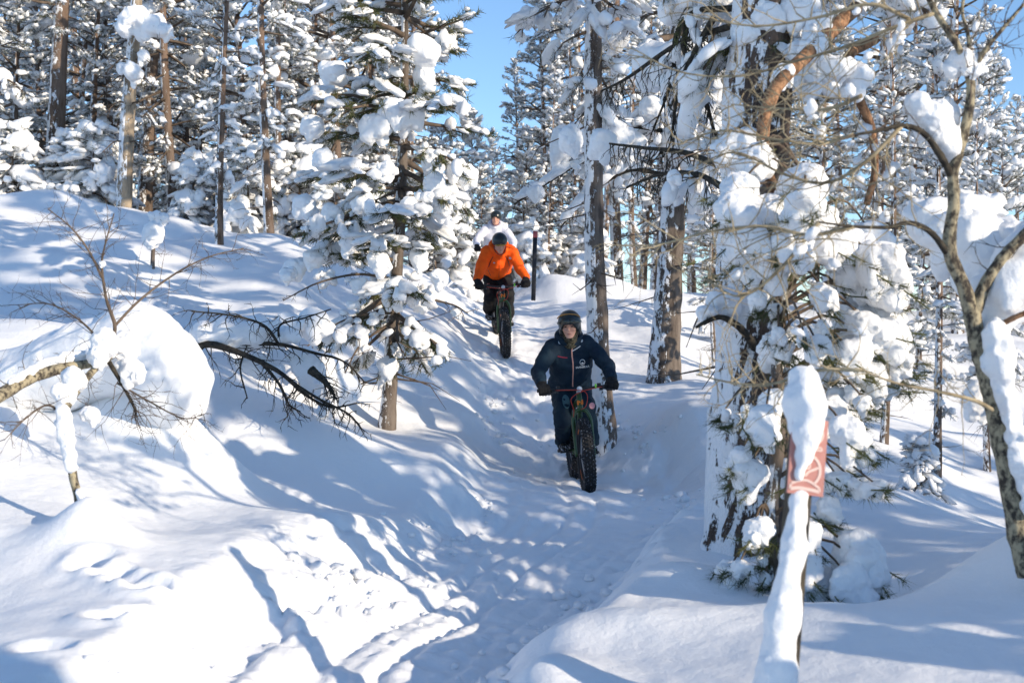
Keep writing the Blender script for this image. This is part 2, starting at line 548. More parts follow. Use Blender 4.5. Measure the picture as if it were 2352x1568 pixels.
def _tps_fit(C, lam=0.02):
    n = len(C)
    K = _tps(((C[:, None, :2] - C[None, :, :2]) ** 2).sum(-1)) + lam * np.eye(n)
    Pm = np.concatenate([np.ones((n, 1)), C[:, :2]], 1)
    A = np.zeros((n + 3, n + 3)); A[:n, :n] = K; A[:n, n:] = Pm; A[n:, :n] = Pm.T
    return np.linalg.solve(A, np.concatenate([C[:, 2], np.zeros(3)]))


TPS = _tps_fit(CTRL)


def base_height(x, y):
    x = np.clip(x, -44, 44); y = np.clip(y, -24, 84)
    out = np.empty(x.shape)
    for s in range(0, len(x), 20000):
        xx, yy = x[s:s + 20000], y[s:s + 20000]
        r2 = (xx[:, None] - CTRL[None, :, 0]) ** 2 + (yy[:, None] - CTRL[None, :, 1]) ** 2
        out[s:s + 20000] = _tps(r2) @ TPS[:len(CTRL)] + TPS[-3] + TPS[-2] * xx + TPS[-1] * yy
    return out


def path_coords(x, y):
    """distance to the path's middle (signed, + on its right going away), and depth / half width there."""
    best = np.full(x.shape, 1e9); sgn = np.zeros(x.shape); dep = np.zeros(x.shape); hw = np.full(x.shape, 0.5); along = np.zeros(x.shape)
    s0 = 0
    for i in range(len(PATH) - 1):
        a, b = PATH[i], PATH[i + 1]; ab = b - a; l = np.hypot(*ab)
        t = np.clip(((x - a[0]) * ab[0] + (y - a[1]) * ab[1]) / (l * l), 0, 1)
        px, py = x - a[0] - t * ab[0], y - a[1] - t * ab[1]
        d = np.hypot(px, py); m = d < best
        best = np.where(m, d, best)
        sgn = np.where(m, np.sign(px * ab[1] - py * ab[0]), sgn)
        dep = np.where(m, PATH_DEPTH[i] + t * (PATH_DEPTH[i + 1] - PATH_DEPTH[i]), dep)
        hw = np.where(m, PATH_HALF[i] + t * (PATH_HALF[i + 1] - PATH_HALF[i]), hw)
        along = np.where(m, s0 + t * l, along)
        s0 += l
    return best * sgn, dep, hw, along


# mounds and hollows: (x, y, radius across, radius along, height)
MOUNDS = []


def mound(px, py, d, rx, ry, h):
    p = W(px, py, d); MOUNDS.append((p[0], p[1], rx, ry, h))


mound(205, 1245, 5.65, 0.17, 0.17, 0.16)       # cone at the bent birch's foot
mound(205, 1245, 5.65, 0.45, 0.45, 0.07)
mound(300, 945, 7.9, 0.35, 0.3, 0.22)
mound(400, 985, 7.8, 0.45, 0.3, 0.28)
mound(130, 760, 10.6, 1.2, 0.8, 0.16)
mound(260, 560, 16.5, 1.6, 0.8, 0.25)
mound(80, 500, 18.5, 1.8, 0.8, 0.3)
mound(120, 610, 14.2, 1.1, 0.7, 0.22)
mound(60, 680, 12.2, 1.0, 0.5, 0.16)
mound(470, 770, 12.0, 0.8, 0.6, 0.22)
mound(740, 1010, 9.2, 0.8, 0.35, 0.10)
mound(1050, 890, 12.6, 0.5, 0.5, 0.16)
mound(950, 1120, 9.2, 0.7, 0.3, 0.12)
mound(1240, 655, 21.5, 0.9, 0.9, 0.25)
mound(1480, 1035, 11.8, 0.8, 0.4, 0.12)
mound(1600, 970, 12.2, 0.7, 0.4, 0.14)
mound(1450, 700, 20.0, 1.0, 0.7, 0.15)
mound(1230, 1555, 4.3, 0.24, 0.2, 0.07)
mound(1500, 1480, 4.9, 0.6, 0.25, 0.09)
mound(1570, 1300, 6.0, 0.35, 0.3, 0.12)
mound(1720, 1275, 6.9, 0.6, 0.5, 0.12)
mound(2330, 1215, 5.1, 0.3, 0.25, 0.12)
mound(340, 590, 15.8, 0.5, 0.5, 0.2)
PRINTS = [W(205, 1302, 5.2), W(225, 1290, 5.3), W(262, 1306, 5.1), W(300, 1320, 5.0), W(335, 1340, 4.9), W(352, 1335, 4.93), W(250, 1415, 4.45), W(330, 1405, 4.5), W(560, 1465, 4.5), W(100, 1520, 4.0)]


def height(x, y, fine=True):
    x = np.asarray(x, float).ravel(); y = np.asarray(y, float).ravel()
    z = base_height(x, y)
    for mx, my, rx, ry, h in MOUNDS:
        z = z + h * np.exp(-(((x - mx) / rx) ** 2 + ((y - my) / ry) ** 2))
    near = smooth(70, 25, np.hypot(x, y))
    sd, dep, hw, al = path_coords(x, y)
    ad = np.abs(sd)
    wob = 0.09 * fbm2(al * 0.9 + 5 * np.sign(sd), al * 0.2, 3, 3)
    hw2 = hw + wob
    off = smooth(0.9, 2.2, ad)
    off = off * (1 - 0.6 * smooth(0.3, 1.0, x) * smooth(9, 6.5, y))
    z = z + near * off * (0.13 * fbm2(x * 0.55, y * 0.55, 11, 3) + 0.10 * vnoise2(x * 1.15 + 0.3 * y, y * 0.8, 23))
    z = z + near * (0.05 * vnoise2(x * 0.9, y * 0.9, 5))
    if not fine:
        return z - dep * (1 - smooth(hw2, hw2 + 0.35, ad))
    # the path: its walls are steep near the camera and soft further on
    soft = 0.22 + 0.24 * smooth(6.5, 10, y) + 0.1 * vnoise2(x * 1.7, y * 1.7, 61) ** 2 + (sd < 0) * (0.36 * np.exp(-((y - 6.5) / 1.1) ** 2) + 0.10 * smooth(6, 5, y)) + (sd > 0) * 0.28 * smooth(7.5, 6, y)
    z = z - dep * (1 - smooth(hw2, hw2 + soft, ad))
    wall = np.exp(-((ad - hw2 - 0.10) / 0.2) ** 2) * (0.25 + 0.75 * smooth(13, 8, y)) * smooth(24, 16, y)
    z = z + wall * (0.055 * (lumps2(x * 4.3, y * 4.3, 7) - 0.35) + 0.05 * (lumps2(x * 9, y * 9, 9) - 0.35) + 0.02 * (lumps2(x * 19, y * 19, 12) - 0.4)) * (0.6 + 0.6 * smooth(-0.3, 0.3, vnoise2(x * 0.8, y * 0.8, 44)))
    # crumbled snow thrown over the left bank at the near bend
    cr = np.exp(-(((x + 0.88) / 0.36) ** 2 + ((y - 5.7) / 1.2) ** 2)) * smooth(0.1, 0.4, -sd)
    z = z + cr * 0.75 * (0.17 * (lumps2(x * 3.1 + 0.3 * vnoise2(x * 6, y * 6, 74), y * 3.1, 71) - 0.3) + 0.10 * (lumps2(x * 7, y * 7, 72) - 0.3) + 0.05 * (lumps2(x * 14, y * 14, 73) - 0.3) + 0.02 * lumps2(x * 26, y * 26, 75))
    # rough kicked-up snow on the slope between the riders
    kr = smooth(9.0, 11.5, y) * smooth(21, 16, y) * smooth(1.7, 0.6, ad)
    z = z + kr * (0.05 * (lumps2(x * 3, y * 3, 81) - 0.3) * smooth(-0.2, 0.4, vnoise2(x * 0.9, y * 0.9, 45)) + 0.02 * fbm2(x * 5, y * 5, 82, 3))
    # ruts and crumbs on the trodden floor
    fl = (1 - smooth(hw2 - 0.08, hw2 + 0.1, ad)) * smooth(30, 15, y)
    rw = sd + 0.06 * vnoise2(al * 0.8, 0 * al, 31)
    z = z + fl * (0.009 * smooth(13, 8, y) * np.sin(rw * 47 + 1.5 * vnoise2(al * 0.5, rw * 0.1, 33)) * smooth(-0.5, 0.3, vnoise2(al * 0.7, rw * 5, 35)) + 0.024 * fbm2(x * 8, y * 8, 36, 5) + 0.022 * lumps2(x * 12, y * 12, 38) * smooth(-0.1, 0.5, vnoise2(x * 2, y * 2, 39)) - 0.03 * np.exp(-((rw - 0.07) / 0.045) ** 2) - 0.026 * np.exp(-((rw + 0.16) / 0.045) ** 2))
    z = z + near * (0.015 * fbm2(x * 3.1, y * 3.1, 51, 3) + 0.004 * fbm2(x * 11, y * 8, 53, 3))
    for p in PRINTS:
        r = np.hypot((x - p[0]) / 1.25, y - p[1])
        z = z - 0.048 * np.exp(-(r / 0.055) ** 2) + 0.02 * np.exp(-((r - 0.10) / 0.035) ** 2)
    return z


def ground_z(x, y):
    return float(height(np.array([x]), np.array([y]))[0])


def axis(parts):
    out = []
    for a, b, st in parts:
        out.append(np.arange(a, b - 1e-6, st))
    return np.concatenate(out)


gx = axis([(-600, -60, 60), (-60, -14, 1.5), (-14, -7, 0.22), (-7, -4, 0.07), (-4, 3.2, 0.0235), (3.2, 5, 0.06), (5, 14, 0.22), (14, 60, 1.5), (60, 660, 60)])
gy = axis([(-300, -20, 40), (-20, 2.5, 0.9), (2.5, 3.7, 0.1), (3.7, 8.0, 0.022), (8.0, 13.0, 0.033), (13, 18, 0.05), (18, 25, 0.1), (25, 40, 0.4), (40, 90, 2.5), (90, 900, 90)])
GX, GY = np.meshgrid(gx, gy, indexing='xy')
GZ = height(GX.ravel(), GY.ravel())
nx, ny = len(gx), len(gy)
ii = (np.arange(ny - 1)[:, None] * nx + np.arange(nx - 1)[None, :]).ravel()
gq = np.stack([ii, ii + 1, ii + 1 + nx, ii + nx], -1)
ground = link('snow_ground', mesh_from('snow_ground', np.stack([GX.ravel(), GY.ravel(), GZ], -1), None, gq, SNOW_GROUND), kind='structure')
# ------------------------------------------------------------------ pines
T12 = blob_templates(0, 10, 3, 0.3)
T42 = blob_templates(1, 14, 9, 0.38)
T162 = blob_templates(2, 16, 21, 0.5, 0.7)
TZ = np.array([0, 0, 1.0])


def pine(rng, H, crown0, R, top_r=0.25, r0=0.12, whorl=0.4, per=(4, 6), droop=0.35, tuft_step=0.16, snow_p=0.8, snow_s=(0.05, 0.10), dead=6, lean=0.0,
         profile=None, up_top=0.9, twig_gap=0.16, side_len=0.42, inner=0.2, el_noise=0.12, lvar=(0.65, 1.15), tipup=0.0):
    """Branch skeleton of a snow-laden pine standing at the origin: trunk line, wood segments, tufts and snow pillows."""
    nz = 14
    zz = np.linspace(-0.4, H, nz)
    ph = rng.uniform(0, 6.28, 2)
    bend = 0.015 * H
    tx = bend * np.sin(zz / H * 3.5 + ph[0]) + lean * zz; ty = bend * np.sin(zz / H * 3.1 + ph[1])
    tx -= np.interp(0, zz, tx); ty -= np.interp(0, zz, ty)
    TP = np.stack([tx, ty, zz], -1)
    TR = r0 * (1 - np.clip(zz / H, 0, 1)) ** 0.8 + 0.012
    TR[0] *= 1.25; TR[1] *= 1.12
    A, B, RA, RB = [], [], [], []
    tc, td, sc_, sd_, ss_, sb_ = [], [], [], [], [], []
    ab, tb = [], []                             # which branch each segment and tuft belongs to

    def at(z):
        return np.array([np.interp(z, zz, tx), np.interp(z, zz, ty), z])
    if profile is None:
        profile = lambda t: (0.35 + 0.65 * min(1, t / 0.25)) * (1 - t) ** 0.65 + top_r * t * 0.3
    z = crown0; bi = 0
    hs = []
    while z < H - 0.1:
        hs.append(z); z += whorl * rng.uniform(0.75, 1.25) * (1 - 0.45 * (z - crown0) / (H - crown0))
    az = rng.uniform(0, 6.28)
    for z in hs:
        t = (z - crown0) / (H - crown0)
        k = rng.integers(per[0], per[1] + 1)
        az += 0.9
        for q in range(k):
            a = az + q * 2 * math.pi / k + rng.normal(0, 0.25)
            L = max(0.15, R * profile(t) * rng.uniform(*lvar))
            el = -0.25 + up_top * t + rng.normal(0, el_noise)
            p = at(z + rng.normal(0, 0.06)); r = max(0.006, 0.035 * L)
            n = max(3, int(L / 0.28) + 2)
            pl = [p]; d0 = None
            for s in range(n):
                f = (s + 1) / n
                e = el - droop * (f ** 1.5) * (1.3 - 0.6 * t) + tipup * f * f + (0.25 * f * f if rng.random() < 0.5 else 0)
                d = np.array([math.cos(a) * math.cos(e), math.sin(a) * math.cos(e), math.sin(e)])
                a += rng.normal(0, 0.10)
                nx_ = p + d * L / n
                ab.append(bi); A.append(p); B.append(nx_); RA.append(r * (1 - s / n) + 0.003); RB.append(r * (1 - f) + 0.003)
                # side twigs
                if f > inner:
                    for side in (-1, 1):
                        if rng.random() < 0.9:
                            l2 = side_len * L * (1.05 - f) + 0.10 * rng.uniform(0.6, 1.4)
                            l2 = min(l2, 0.8)
                            a2 = a + side * rng.uniform(0.5, 1.1)
                            e2 = e - 0.25 * rng.random() - 0.1
                            d2 = np.array([math.cos(a2) * math.cos(e2), math.sin(a2) * math.cos(e2), math.sin(e2)])
                            ab.append(bi); A.append(nx_); B.append(nx_ + d2 * l2); RA.append(0.3 * r + 0.002); RB.append(0.002)
                            m = max(1, int(round(l2 / tuft_step)))
                            for j in range(m):
                                g = (j + 1) / m
                                c = nx_ + d2 * l2 * g + rng.normal(0, 0.02, 3)
                                tc.append(c); tb.append(bi); td.append(d2 + np.array([0, 0, 0.15]))
                                if rng.random() < snow_p:
                                    s0 = rng.uniform(*snow_s) * (1.25 if g == 1 else 0.9)
                                    sc_.append(c + TZ * 0.5 * s0); sd_.append(d2); sb_.append(bi)
                                    q_ = rng.random()
                                    ss_.append((s0 * rng.uniform(1.5, 2.4), s0 * rng.uniform(0.8, 1.2), s0 * rng.uniform(0.5, 0.75)) if q_ < 0.6 else
                                               ((s0 * 0.9, s0 * 0.85, s0 * 0.8) if q_ < 0.85 else (s0 * 0.9, s0 * 0.8, s0 * rng.uniform(1.1, 1.6))))
                p = nx_
            tc.append(p); tb.append(bi); td.append(d + TZ * 0.2)
            if rng.random() < snow_p:
                s0 = rng.uniform(*snow_s) * 1.2
                sc_.append(p + TZ * 0.4 * s0); sd_.append(d); sb_.append(bi); ss_.append((s0 * 1.5, s0, s0 * 0.8))
            bi += 1
    for q in range(dead):
        z = crown0 * rng.uniform(0.35, 1.0); a = rng.uniform(0, 6.28); e = rng.uniform(-0.5, 0.1); p = at(z)
        l = rng.uniform(0.2, 0.7) * min(1, R)
        d = np.array([math.cos(a) * math.cos(e), math.sin(a) * math.cos(e), math.sin(e)])
        ab.append(-1); A.append(p); B.append(p + d * l); RA.append(0.012); RB.append(0.004)
        for j in range(3):
            c = p + d * l * (0.4 + 0.3 * j); d2 = d + rng.normal(0, 0.5, 3) - TZ * 0.2
            ab.append(-1); A.append(c); B.append(c + d2 * l * 0.35); RA.append(0.005); RB.append(0.002)
    # leader
    tc.append(TP[-1]); td.append(TZ); tb.append(-1)
    return dict(TP=TP, TR=TR, A=np.array(A), B=np.array(B), RA=np.array(RA), RB=np.array(RB), tc=np.array(tc), td=np.array(td),
                sc=np.array(sc_), sd=np.array(sd_), ss=np.array(ss_), sb=np.array(sb_), ab=np.array(ab), tb=np.array(tb), nb=bi)


def far_tree(name, rng, bark, needle_n=8, needle_w=0.026, needle_l=(0.09, 0.16), small=T12, big_n=0, big_s=(0.2, 0.4), **kw):
    d = pine(rng, **kw)
    tr = Acc(); tube(tr, d['TP'], d['TR'], 7, True, 0.04, rng)
    br = Acc(); segs(br, d['A'], d['B'], d['RA'], d['RB'], 3)
    nd = Acc(); needles(nd, d['tc'], d['td'], rng.uniform(*needle_l, len(d['tc'])), needle_n, needle_w, rng)
    sn = Acc()
    blobs(sn, small, d['sc'], d['ss'], d['sd'], rng)
    if big_n:
        k = rng.choice(len(d['sc']), big_n, replace=False)
        s = rng.uniform(*big_s, (big_n, 1)) * np.array([[1.1, 0.9, 0.75]]) * rng.uniform(0.8, 1.2, (big_n, 3))
        blobs(sn, T42, d['sc'][k] * np.array([[0.8, 0.8, 1]]), s, d['sd'][k], rng)
    root = bpy.data.objects.new(name, None)
    parts = [('trunk', tr.mesh('trunk', bark), None), ('branches', br.mesh('branches', TWIG), 'stuff'),
             ('needles', nd.mesh('needles', NEEDLE_DARK, False), 'stuff'), ('snow_load', sn.mesh('snow_load', SNOW), 'stuff')]
    return name, parts


def place_far(proto, x, y, rotz, scale, label, group, cat='tree', dz=0.0):
    name, parts = proto
    o = thing(name, label, cat, (x, y, ground_z(x, y) - 0.05 + dz), group)
    o.rotation_euler = (0, 0, rotz); o.scale = scale if hasattr(scale, '__len__') else (scale,) * 3
    for pn, me, kind in parts:
        link(pn, me, o, kind=kind)
    return o


ORD = ['first', 'second', 'third', 'fourth', 'fifth', 'sixth', 'seventh', 'eighth', 'ninth', 'tenth', 'eleventh', 'twelfth', 'thirteenth', 'fourteenth', 'fifteenth', 'sixteenth', 'seventeenth', 'eighteenth', 'nineteenth', 'twentieth', 'twenty-first', 'twenty-second', 'twenty-third', 'twenty-fourth', 'twenty-fifth', 'twenty-sixth', 'twenty-seventh', 'twenty-eighth']
LOOK = {'tall': 'tall bare-trunked pine', 'full': 'full-crowned snowy pine', 'young': 'young low-branched pine', 'pole': 'slender pine', 'bush': 'low snow-buried sapling'}
rng = np.random.default_rng(7)
WOOD = {}
KW = dict(needle_n=16, needle_w=0.015, needle_l=(0.07, 0.13), tuft_step=0.10, snow_p=0.85, up_top=1.0, side_len=0.55, inner=0.42, el_noise=0.30, lvar=(0.35, 1.3), tipup=0.35)
WOOD['tall'] = [far_tree('pine_tree', np.random.default_rng(100 + k), BARK_FAR, H=12.5, crown0=3.2, R=1.75, r0=0.16, whorl=0.44, per=(3, 5), droop=0.35, snow_s=(0.022, 0.062), big_n=10, big_s=(0.10, 0.22), **KW) for k in range(2)]
WOOD['full'] = [far_tree('pine_tree', np.random.default_rng(120 + k), BARK_FAR, H=10.0, crown0=1.0, R=1.5, r0=0.11, whorl=0.42, per=(3, 5), droop=0.45, snow_s=(0.022, 0.066), big_n=12, big_s=(0.10, 0.24), **KW) for k in range(2)]
WOOD['young'] = [far_tree('young_pine', np.random.default_rng(140 + k), BARK_FAR, H=5.0, crown0=0.35, R=1.0, r0=0.05, whorl=0.32, per=(3, 5), droop=0.5, snow_s=(0.028, 0.08), big_n=10, big_s=(0.10, 0.20), **KW) for k in range(2)]
WOOD['pole'] = [far_tree('slender_pine', np.random.default_rng(160 + k), BARK_FAR, H=9.5, crown0=1.6, R=0.8, r0=0.07, whorl=0.42, per=(2, 4), droop=0.4, snow_s=(0.028, 0.085), dead=10, **KW) for k in range(2)]


def bushy(k):
    r = np.random.default_rng(180 + k)
    return far_tree('snowy_sapling', r, BARK_FAR, H=1.7, crown0=0.08, R=0.75, r0=0.03, whorl=0.26, droop=0.9, snow_s=(0.04, 0.11), snow_p=0.8, dead=0, big_n=10, big_s=(0.15, 0.3), needle_n=12, needle_w=0.018)


WOOD['lofty'] = [far_tree('pine_tree', np.random.default_rng(200), BARK_FAR, H=13.0, crown0=5.4, R=1.15, r0=0.16, whorl=0.44, per=(3, 5), droop=0.4, snow_s=(0.03, 0.08), **dict(KW, needle_n=8))]  # only stands out of view; crown height set to shade the far slope
LOOK['lofty'] = 'lofty high-crowned pine'
WOOD['bush'] = [bushy(k) for k in range(2)]

# ---- the wood beyond the crest (each tree its own thing)
FOREST = []


def row_labels(lst, tail, from_high=True):
    """A label of its own for each tree of one row, counted along the row."""
    order = sorted(lst, key=lambda e: -e[0] if from_high else e[0])
    return {id(e): '%s, %s %s' % (LOOK[e[2]], ORD[i], tail) for i, e in enumerate(order)}


def grow(kind, px, d, label, group, s=1.0, rot=None, dz=0.0):
    p = W(px, 700, d)
    k = rng.integers(0, len(WOOD[kind]))
    FOREST.append(place_far(WOOD[kind][k], p[0], p[1], rng.uniform(0, 6.28) if rot is None else rot, s * rng.uniform(0.94, 1.06), label, group, dz=dz))


G1 = 'pines of the wood on the crest of the slope'
L1 = 'snow-laden pine packed behind the front row of the wood on the crest'
# front row, uphill side
ROW = [(-60, 22.5, 'full', 1.0), (40, 23.5, 'young', 1.2), (125, 23.0, 'tall', 1.05), (210, 26.0, 'pole', 1.1), (330, 25.0, 'tall', 1.0), (400, 23.5, 'full', 1.0),
                       (450, 27.0, 'young', 1.0), (560, 26.0, 'full', 0.95), (640, 23.0, 'pole', 1.05), (700, 25.5, 'full', 0.95), (790, 24.0, 'full', 1.0), (880, 26.0, 'tall', 0.9), (950, 25.0, 'full', 0.9)]
lab = row_labels(ROW, 'in the front row on the crest counted from the trail')
for e in ROW:
    grow(e[2], e[0], e[1], lab[id(e)], G1, e[3])
for row, (d0, n, x0, x1) in enumerate([(29, 12, -150, 960), (35, 12, -150, 960), (44, 13, -180, 950)]):
    for i in range(n):
        px = x0 + (x1 - x0) * (i + rng.uniform(0.1, 0.9)) / n
        if 425 < px < 505 and row > 0 and rng.random() < 0.55:
            kind, s = 'young', 1.1
        else:
            kind = rng.choice(['tall', 'full', 'full', 'pole', 'young'] if row < 2 else ['tall', 'full', 'tall'])
            s = rng.uniform(0.85, 1.1) * (1 + 0.04 * row)
        grow(kind, px, d0 + rng.uniform(-2, 2), L1, G1, s)
BUSH = [(e[0], e[1], 'bush') for e in [(215, 22.0), (255, 23.0), (440, 21.5), (520, 22.5), (570, 21.0), (690, 21.5), (770, 20.5), (30, 22.0), (830, 21.0), (610, 22.5), (160, 22.5)]]
lab = row_labels(BUSH, 'along the crest, counted from the trail')
for e in BUSH:
    grow('bush', e[0], e[1], lab[id(e)], 'saplings along the crest', rng.uniform(0.8, 1.15))
# middle: behind the riders, kept low under the gap of open sky
G2 = 'pines behind the riders'
L2 = 'snow-laden pine in the sunlit wood behind the three riders'
MID = [(1010, 36, 'young', 1.0), (1075, 33, 'young', 1.0), (1130, 42, 'full', 0.62), (1185, 38, 'full', 0.75), (1245, 34, 'full', 0.95), (1300, 37, 'full', 1.1), (1200, 30, 'young', 0.9), (1110, 29, 'young', 0.7),
                       (1345, 33, 'tall', 1.0), (1310, 29, 'pole', 0.95), (1258, 27, 'pole', 0.6), (1420, 31, 'tall', 1.0), (1475, 36, 'full', 1.15), (1540, 39, 'tall', 1.15), (1590, 33, 'full', 1.0), (1050, 48, 'young', 1.1),
                       (1460, 27.5, 'pole', 1.05), (1265, 47, 'full', 1.0), (1380, 46, 'tall', 1.1), (1160, 60, 'full', 0.75), (1500, 52, 'tall', 1.1)]
lab = row_labels(MID, 'behind the riders counted from the trailside young pine', False)
for e in MID[:19] + MID[19:]:
    grow(e[2], e[0], e[1], lab.get(id(e), L2), G2, e[3])
BUSH = [(e[0], e[1], 'bush') for e in [(1050, 24), (1110, 26), (1205, 27), (1275, 30), (1000, 23.5), (1360, 27), (1335, 30)]]
lab = row_labels(BUSH, 'on the rise behind the riders, counted from the young pine', False)
for e in BUSH:
    grow('bush', e[0], e[1], lab[id(e)], 'saplings behind the riders', rng.uniform(0.9, 1.3))
# lower side
G3 = 'pines on the lower slope'
L3 = 'snow-laden pine standing on the lower slope beyond the big snowy trunk'
LOW = [(1640, 24, 'full', 0.8), (1710, 29, 'tall', 1.0), (1790, 33, 'full', 1.0), (1870, 27, 'full', 0.9), (1930, 36, 'tall', 1.0), (2010, 27, 'tall', 0.95), (2080, 34, 'full', 1.1),
                       (2150, 29, 'tall', 1.0), (2200, 25, 'full', 1.0), (2265, 33, 'full', 0.85), (2345, 30, 'full', 0.62), (2400, 25, 'young', 1.1), (2110, 21, 'young', 1.0), (2300, 20, 'young', 0.85), (1660, 18.5, 'young', 0.75),
                       (2230, 46, 'full', 0.9), (2060, 46, 'full', 1.1), (1820, 48, 'tall', 1.1), (1660, 46, 'full', 1.1), (2420, 44, 'full', 0.7)]
lab = row_labels(LOW, 'on the lower slope, counted from the old pine', False)
for e in LOW:
    grow(e[2], e[0], e[1], lab.get(id(e), L3), G3, e[3])
# ------------------------------------------------------------------ near trees, each branch and each big snow pillow a part
PILLOW = [mesh_from('snow_clump', V, T162[1], None, SNOW) for V in T162[0]]


def snow_lump(c, r, rng, tall=1.0, drape=0.5, h=None, wide=(1, 1), mat=None, lobes=6, name='snow_clump'):
    """A heavy snow pillow of half size r about c: rounded on top, sagging lobes below."""
    c = np.asarray(c, float)
    subs = [(np.zeros(3), np.array([r * wide[0] * rng.uniform(0.78, 1.0), r * wide[1] * rng.uniform(0.8, 1.0), r * 0.82 * tall]))]
    for k in range(lobes):
        a = rng.uniform(0, 6.28); q = rng.uniform(0.35, 0.75) * r
        s = rng.uniform(0.30, 0.60) * r
        subs.append((np.array([math.cos(a) * q * wide[0], math.sin(a) * q * wide[1], rng.uniform(-0.75, 0.35) * r * tall]), np.array([s, s, s * rng.uniform(0.8, 1.4)])))
    if drape:
        a = rng.uniform(0, 6.28)
        subs.append((np.array([math.cos(a) * 0.35 * r, math.sin(a) * 0.35 * r, -r * tall * (0.55 + 0.5 * drape)]), np.array([0.42, 0.42, 0.75]) * r))
    off = rng.uniform(0, 100, 3)

    def f(P):
        d = None
        for o, s in subs:
            e = d_ell(P, o, s)
            d = e if d is None else smin(d, e, 0.20 * r)
        return d + 0.12 * r * vnoise(P * (2.1 / r) + off, 1) + 0.07 * r * vnoise(P * (5.5 / r) + off, 2) + 0.03 * r * vnoise(P * (11 / r) + off, 3)
    hi = np.array([1.5 * r * wide[0], 1.5 * r * wide[1], 1.45 * r * tall]); lo = -hi - np.array([0, 0, drape * 1.2 * r])
    V, Q = surface(f, lo, hi, h or r / 10)
    return mesh_from(name, V, None, Q, mat or SNOW)


def hero_pine(name, label, cat, group, loc, seed, bark, n_sep, needle_n, needle_w, needle_l, mat_needle=NEEDLE, small=T42, needle_spread=0.9, cull=None, trunk_sides=14, **kw):
    rg = np.random.default_rng(seed)
    d = pine(rg, **kw)
    root = thing(name, label, cat, loc, group)
    tr = Acc(); TPf = spline(d['TP'], 90); TRf = np.interp(TPf[:, 2], d['TP'][:, 2], d['TR']) * (1 + 0.14 * np.exp(-np.clip(TPf[:, 2], 0, 9) / 0.16))
    tube(tr, TPf, TRf, trunk_sides, True, 0.012, rg)
    tv = tr.V[0]; ctr = np.stack([np.interp(tv[:, 2], TPf[:, 2], TPf[:, k]) for k in (0, 1)] + [tv[:, 2]], -1); rad = tv - ctr
    tr.V[0] = tv + rad * (0.13 * vnoise(tv * np.array([7, 7, 2.6]), 5) + 0.09 * vnoise(tv * np.array([24, 24, 9]), 6))[:, None]
    link('trunk', tr.mesh('trunk', bark), root)
    size = d['ss'].prod(1) ** (1 / 3)
    big = set(np.argsort(-size)[:n_sep].tolist())
    for b in range(-1, d['nb']):
        m = d['ab'] == b
        if not m.any():
            continue
        if cull is not None and cull(d['A'][m].mean(0), b):
            continue
        wa = Acc(); segs(wa, d['A'][m], d['B'][m], d['RA'][m], d['RB'][m], 5)
        br = link('dead_branches' if b < 0 else 'branch', wa.mesh('branch', TWIG, True), root, kind='stuff' if b < 0 else None)
        t = d['tb'] == b
        if t.any() and needle_n:
            na = Acc(); needles(na, d['tc'][t], d['td'][t], rg.uniform(*needle_l, t.sum()), needle_n, needle_w, rg, needle_spread)
            link('needles', na.mesh('needles', mat_needle, False), br, kind='stuff')
        s = np.where(d['sb'] == b)[0]
        rest = [i for i in s if i not in big]
        if rest:
            sa = Acc(); blobs(sa, small, d['sc'][rest], d['ss'][rest], d['sd'][rest], rg)
            link('small_snow', sa.mesh('small_snow', SNOW), br, kind='stuff')
        for i in s:
            if i in big:
                o = link('snow_clump', PILLOW[rg.integers(len(PILLOW))], br, loc=Vector(d['sc'][i]))
                x = d['sd'][i] / np.linalg.norm(d['sd'][i])
                o.rotation_euler = (0, -math.asin(x[2]) * 0.8, math.atan2(x[1], x[0])); o.scale = Vector(d['ss'][i])
    return root, d


def part_lumps(parent, lst, seed, spread=0.0, **kw):
    """Heavy snow pillows given as (x, y, depth, radius in view units[, tall]) hung on parent."""
    rg = np.random.default_rng(seed)
    inv = parent.matrix_world.inverted() if False else None
    base = np.array(root_loc(parent))
    for e in lst:
        x, y, d, r = e[:4]; tall = e[4] if len(e) > 4 else rg.uniform(0.9, 1.2)
        d = d + rg.normal(0, spread)
        p = W(x, y, d) - base
        link('snow_clump', snow_lump(p, r / F * d, rg, tall, rg.uniform(0.0, 0.5), **kw), parent, loc=Vector(p))


def root_loc(o):
    p = np.array(o.location)
    while o.parent is not None:
        o = o.parent; p = p + np.array(o.location)
    return p


def spline(P, n):
    """Catmull-Rom through the points."""
    P = np.asarray(P, float)
    Q = np.concatenate([2 * P[:1] - P[1:2], P, 2 * P[-1:] - P[-2:-1]])
    t = np.linspace(0, len(P) - 1 - 1e-6, n); i = t.astype(int); u = (t - i)[:, None]
    a, b, c, d = Q[i], Q[i + 1], Q[i + 2], Q[i + 3]
    return 0.5 * (2 * b + (c - a) * u + (2 * a - 5 * b + 4 * c - d) * u ** 2 + (3 * b - a - 3 * c + d) * u ** 3)


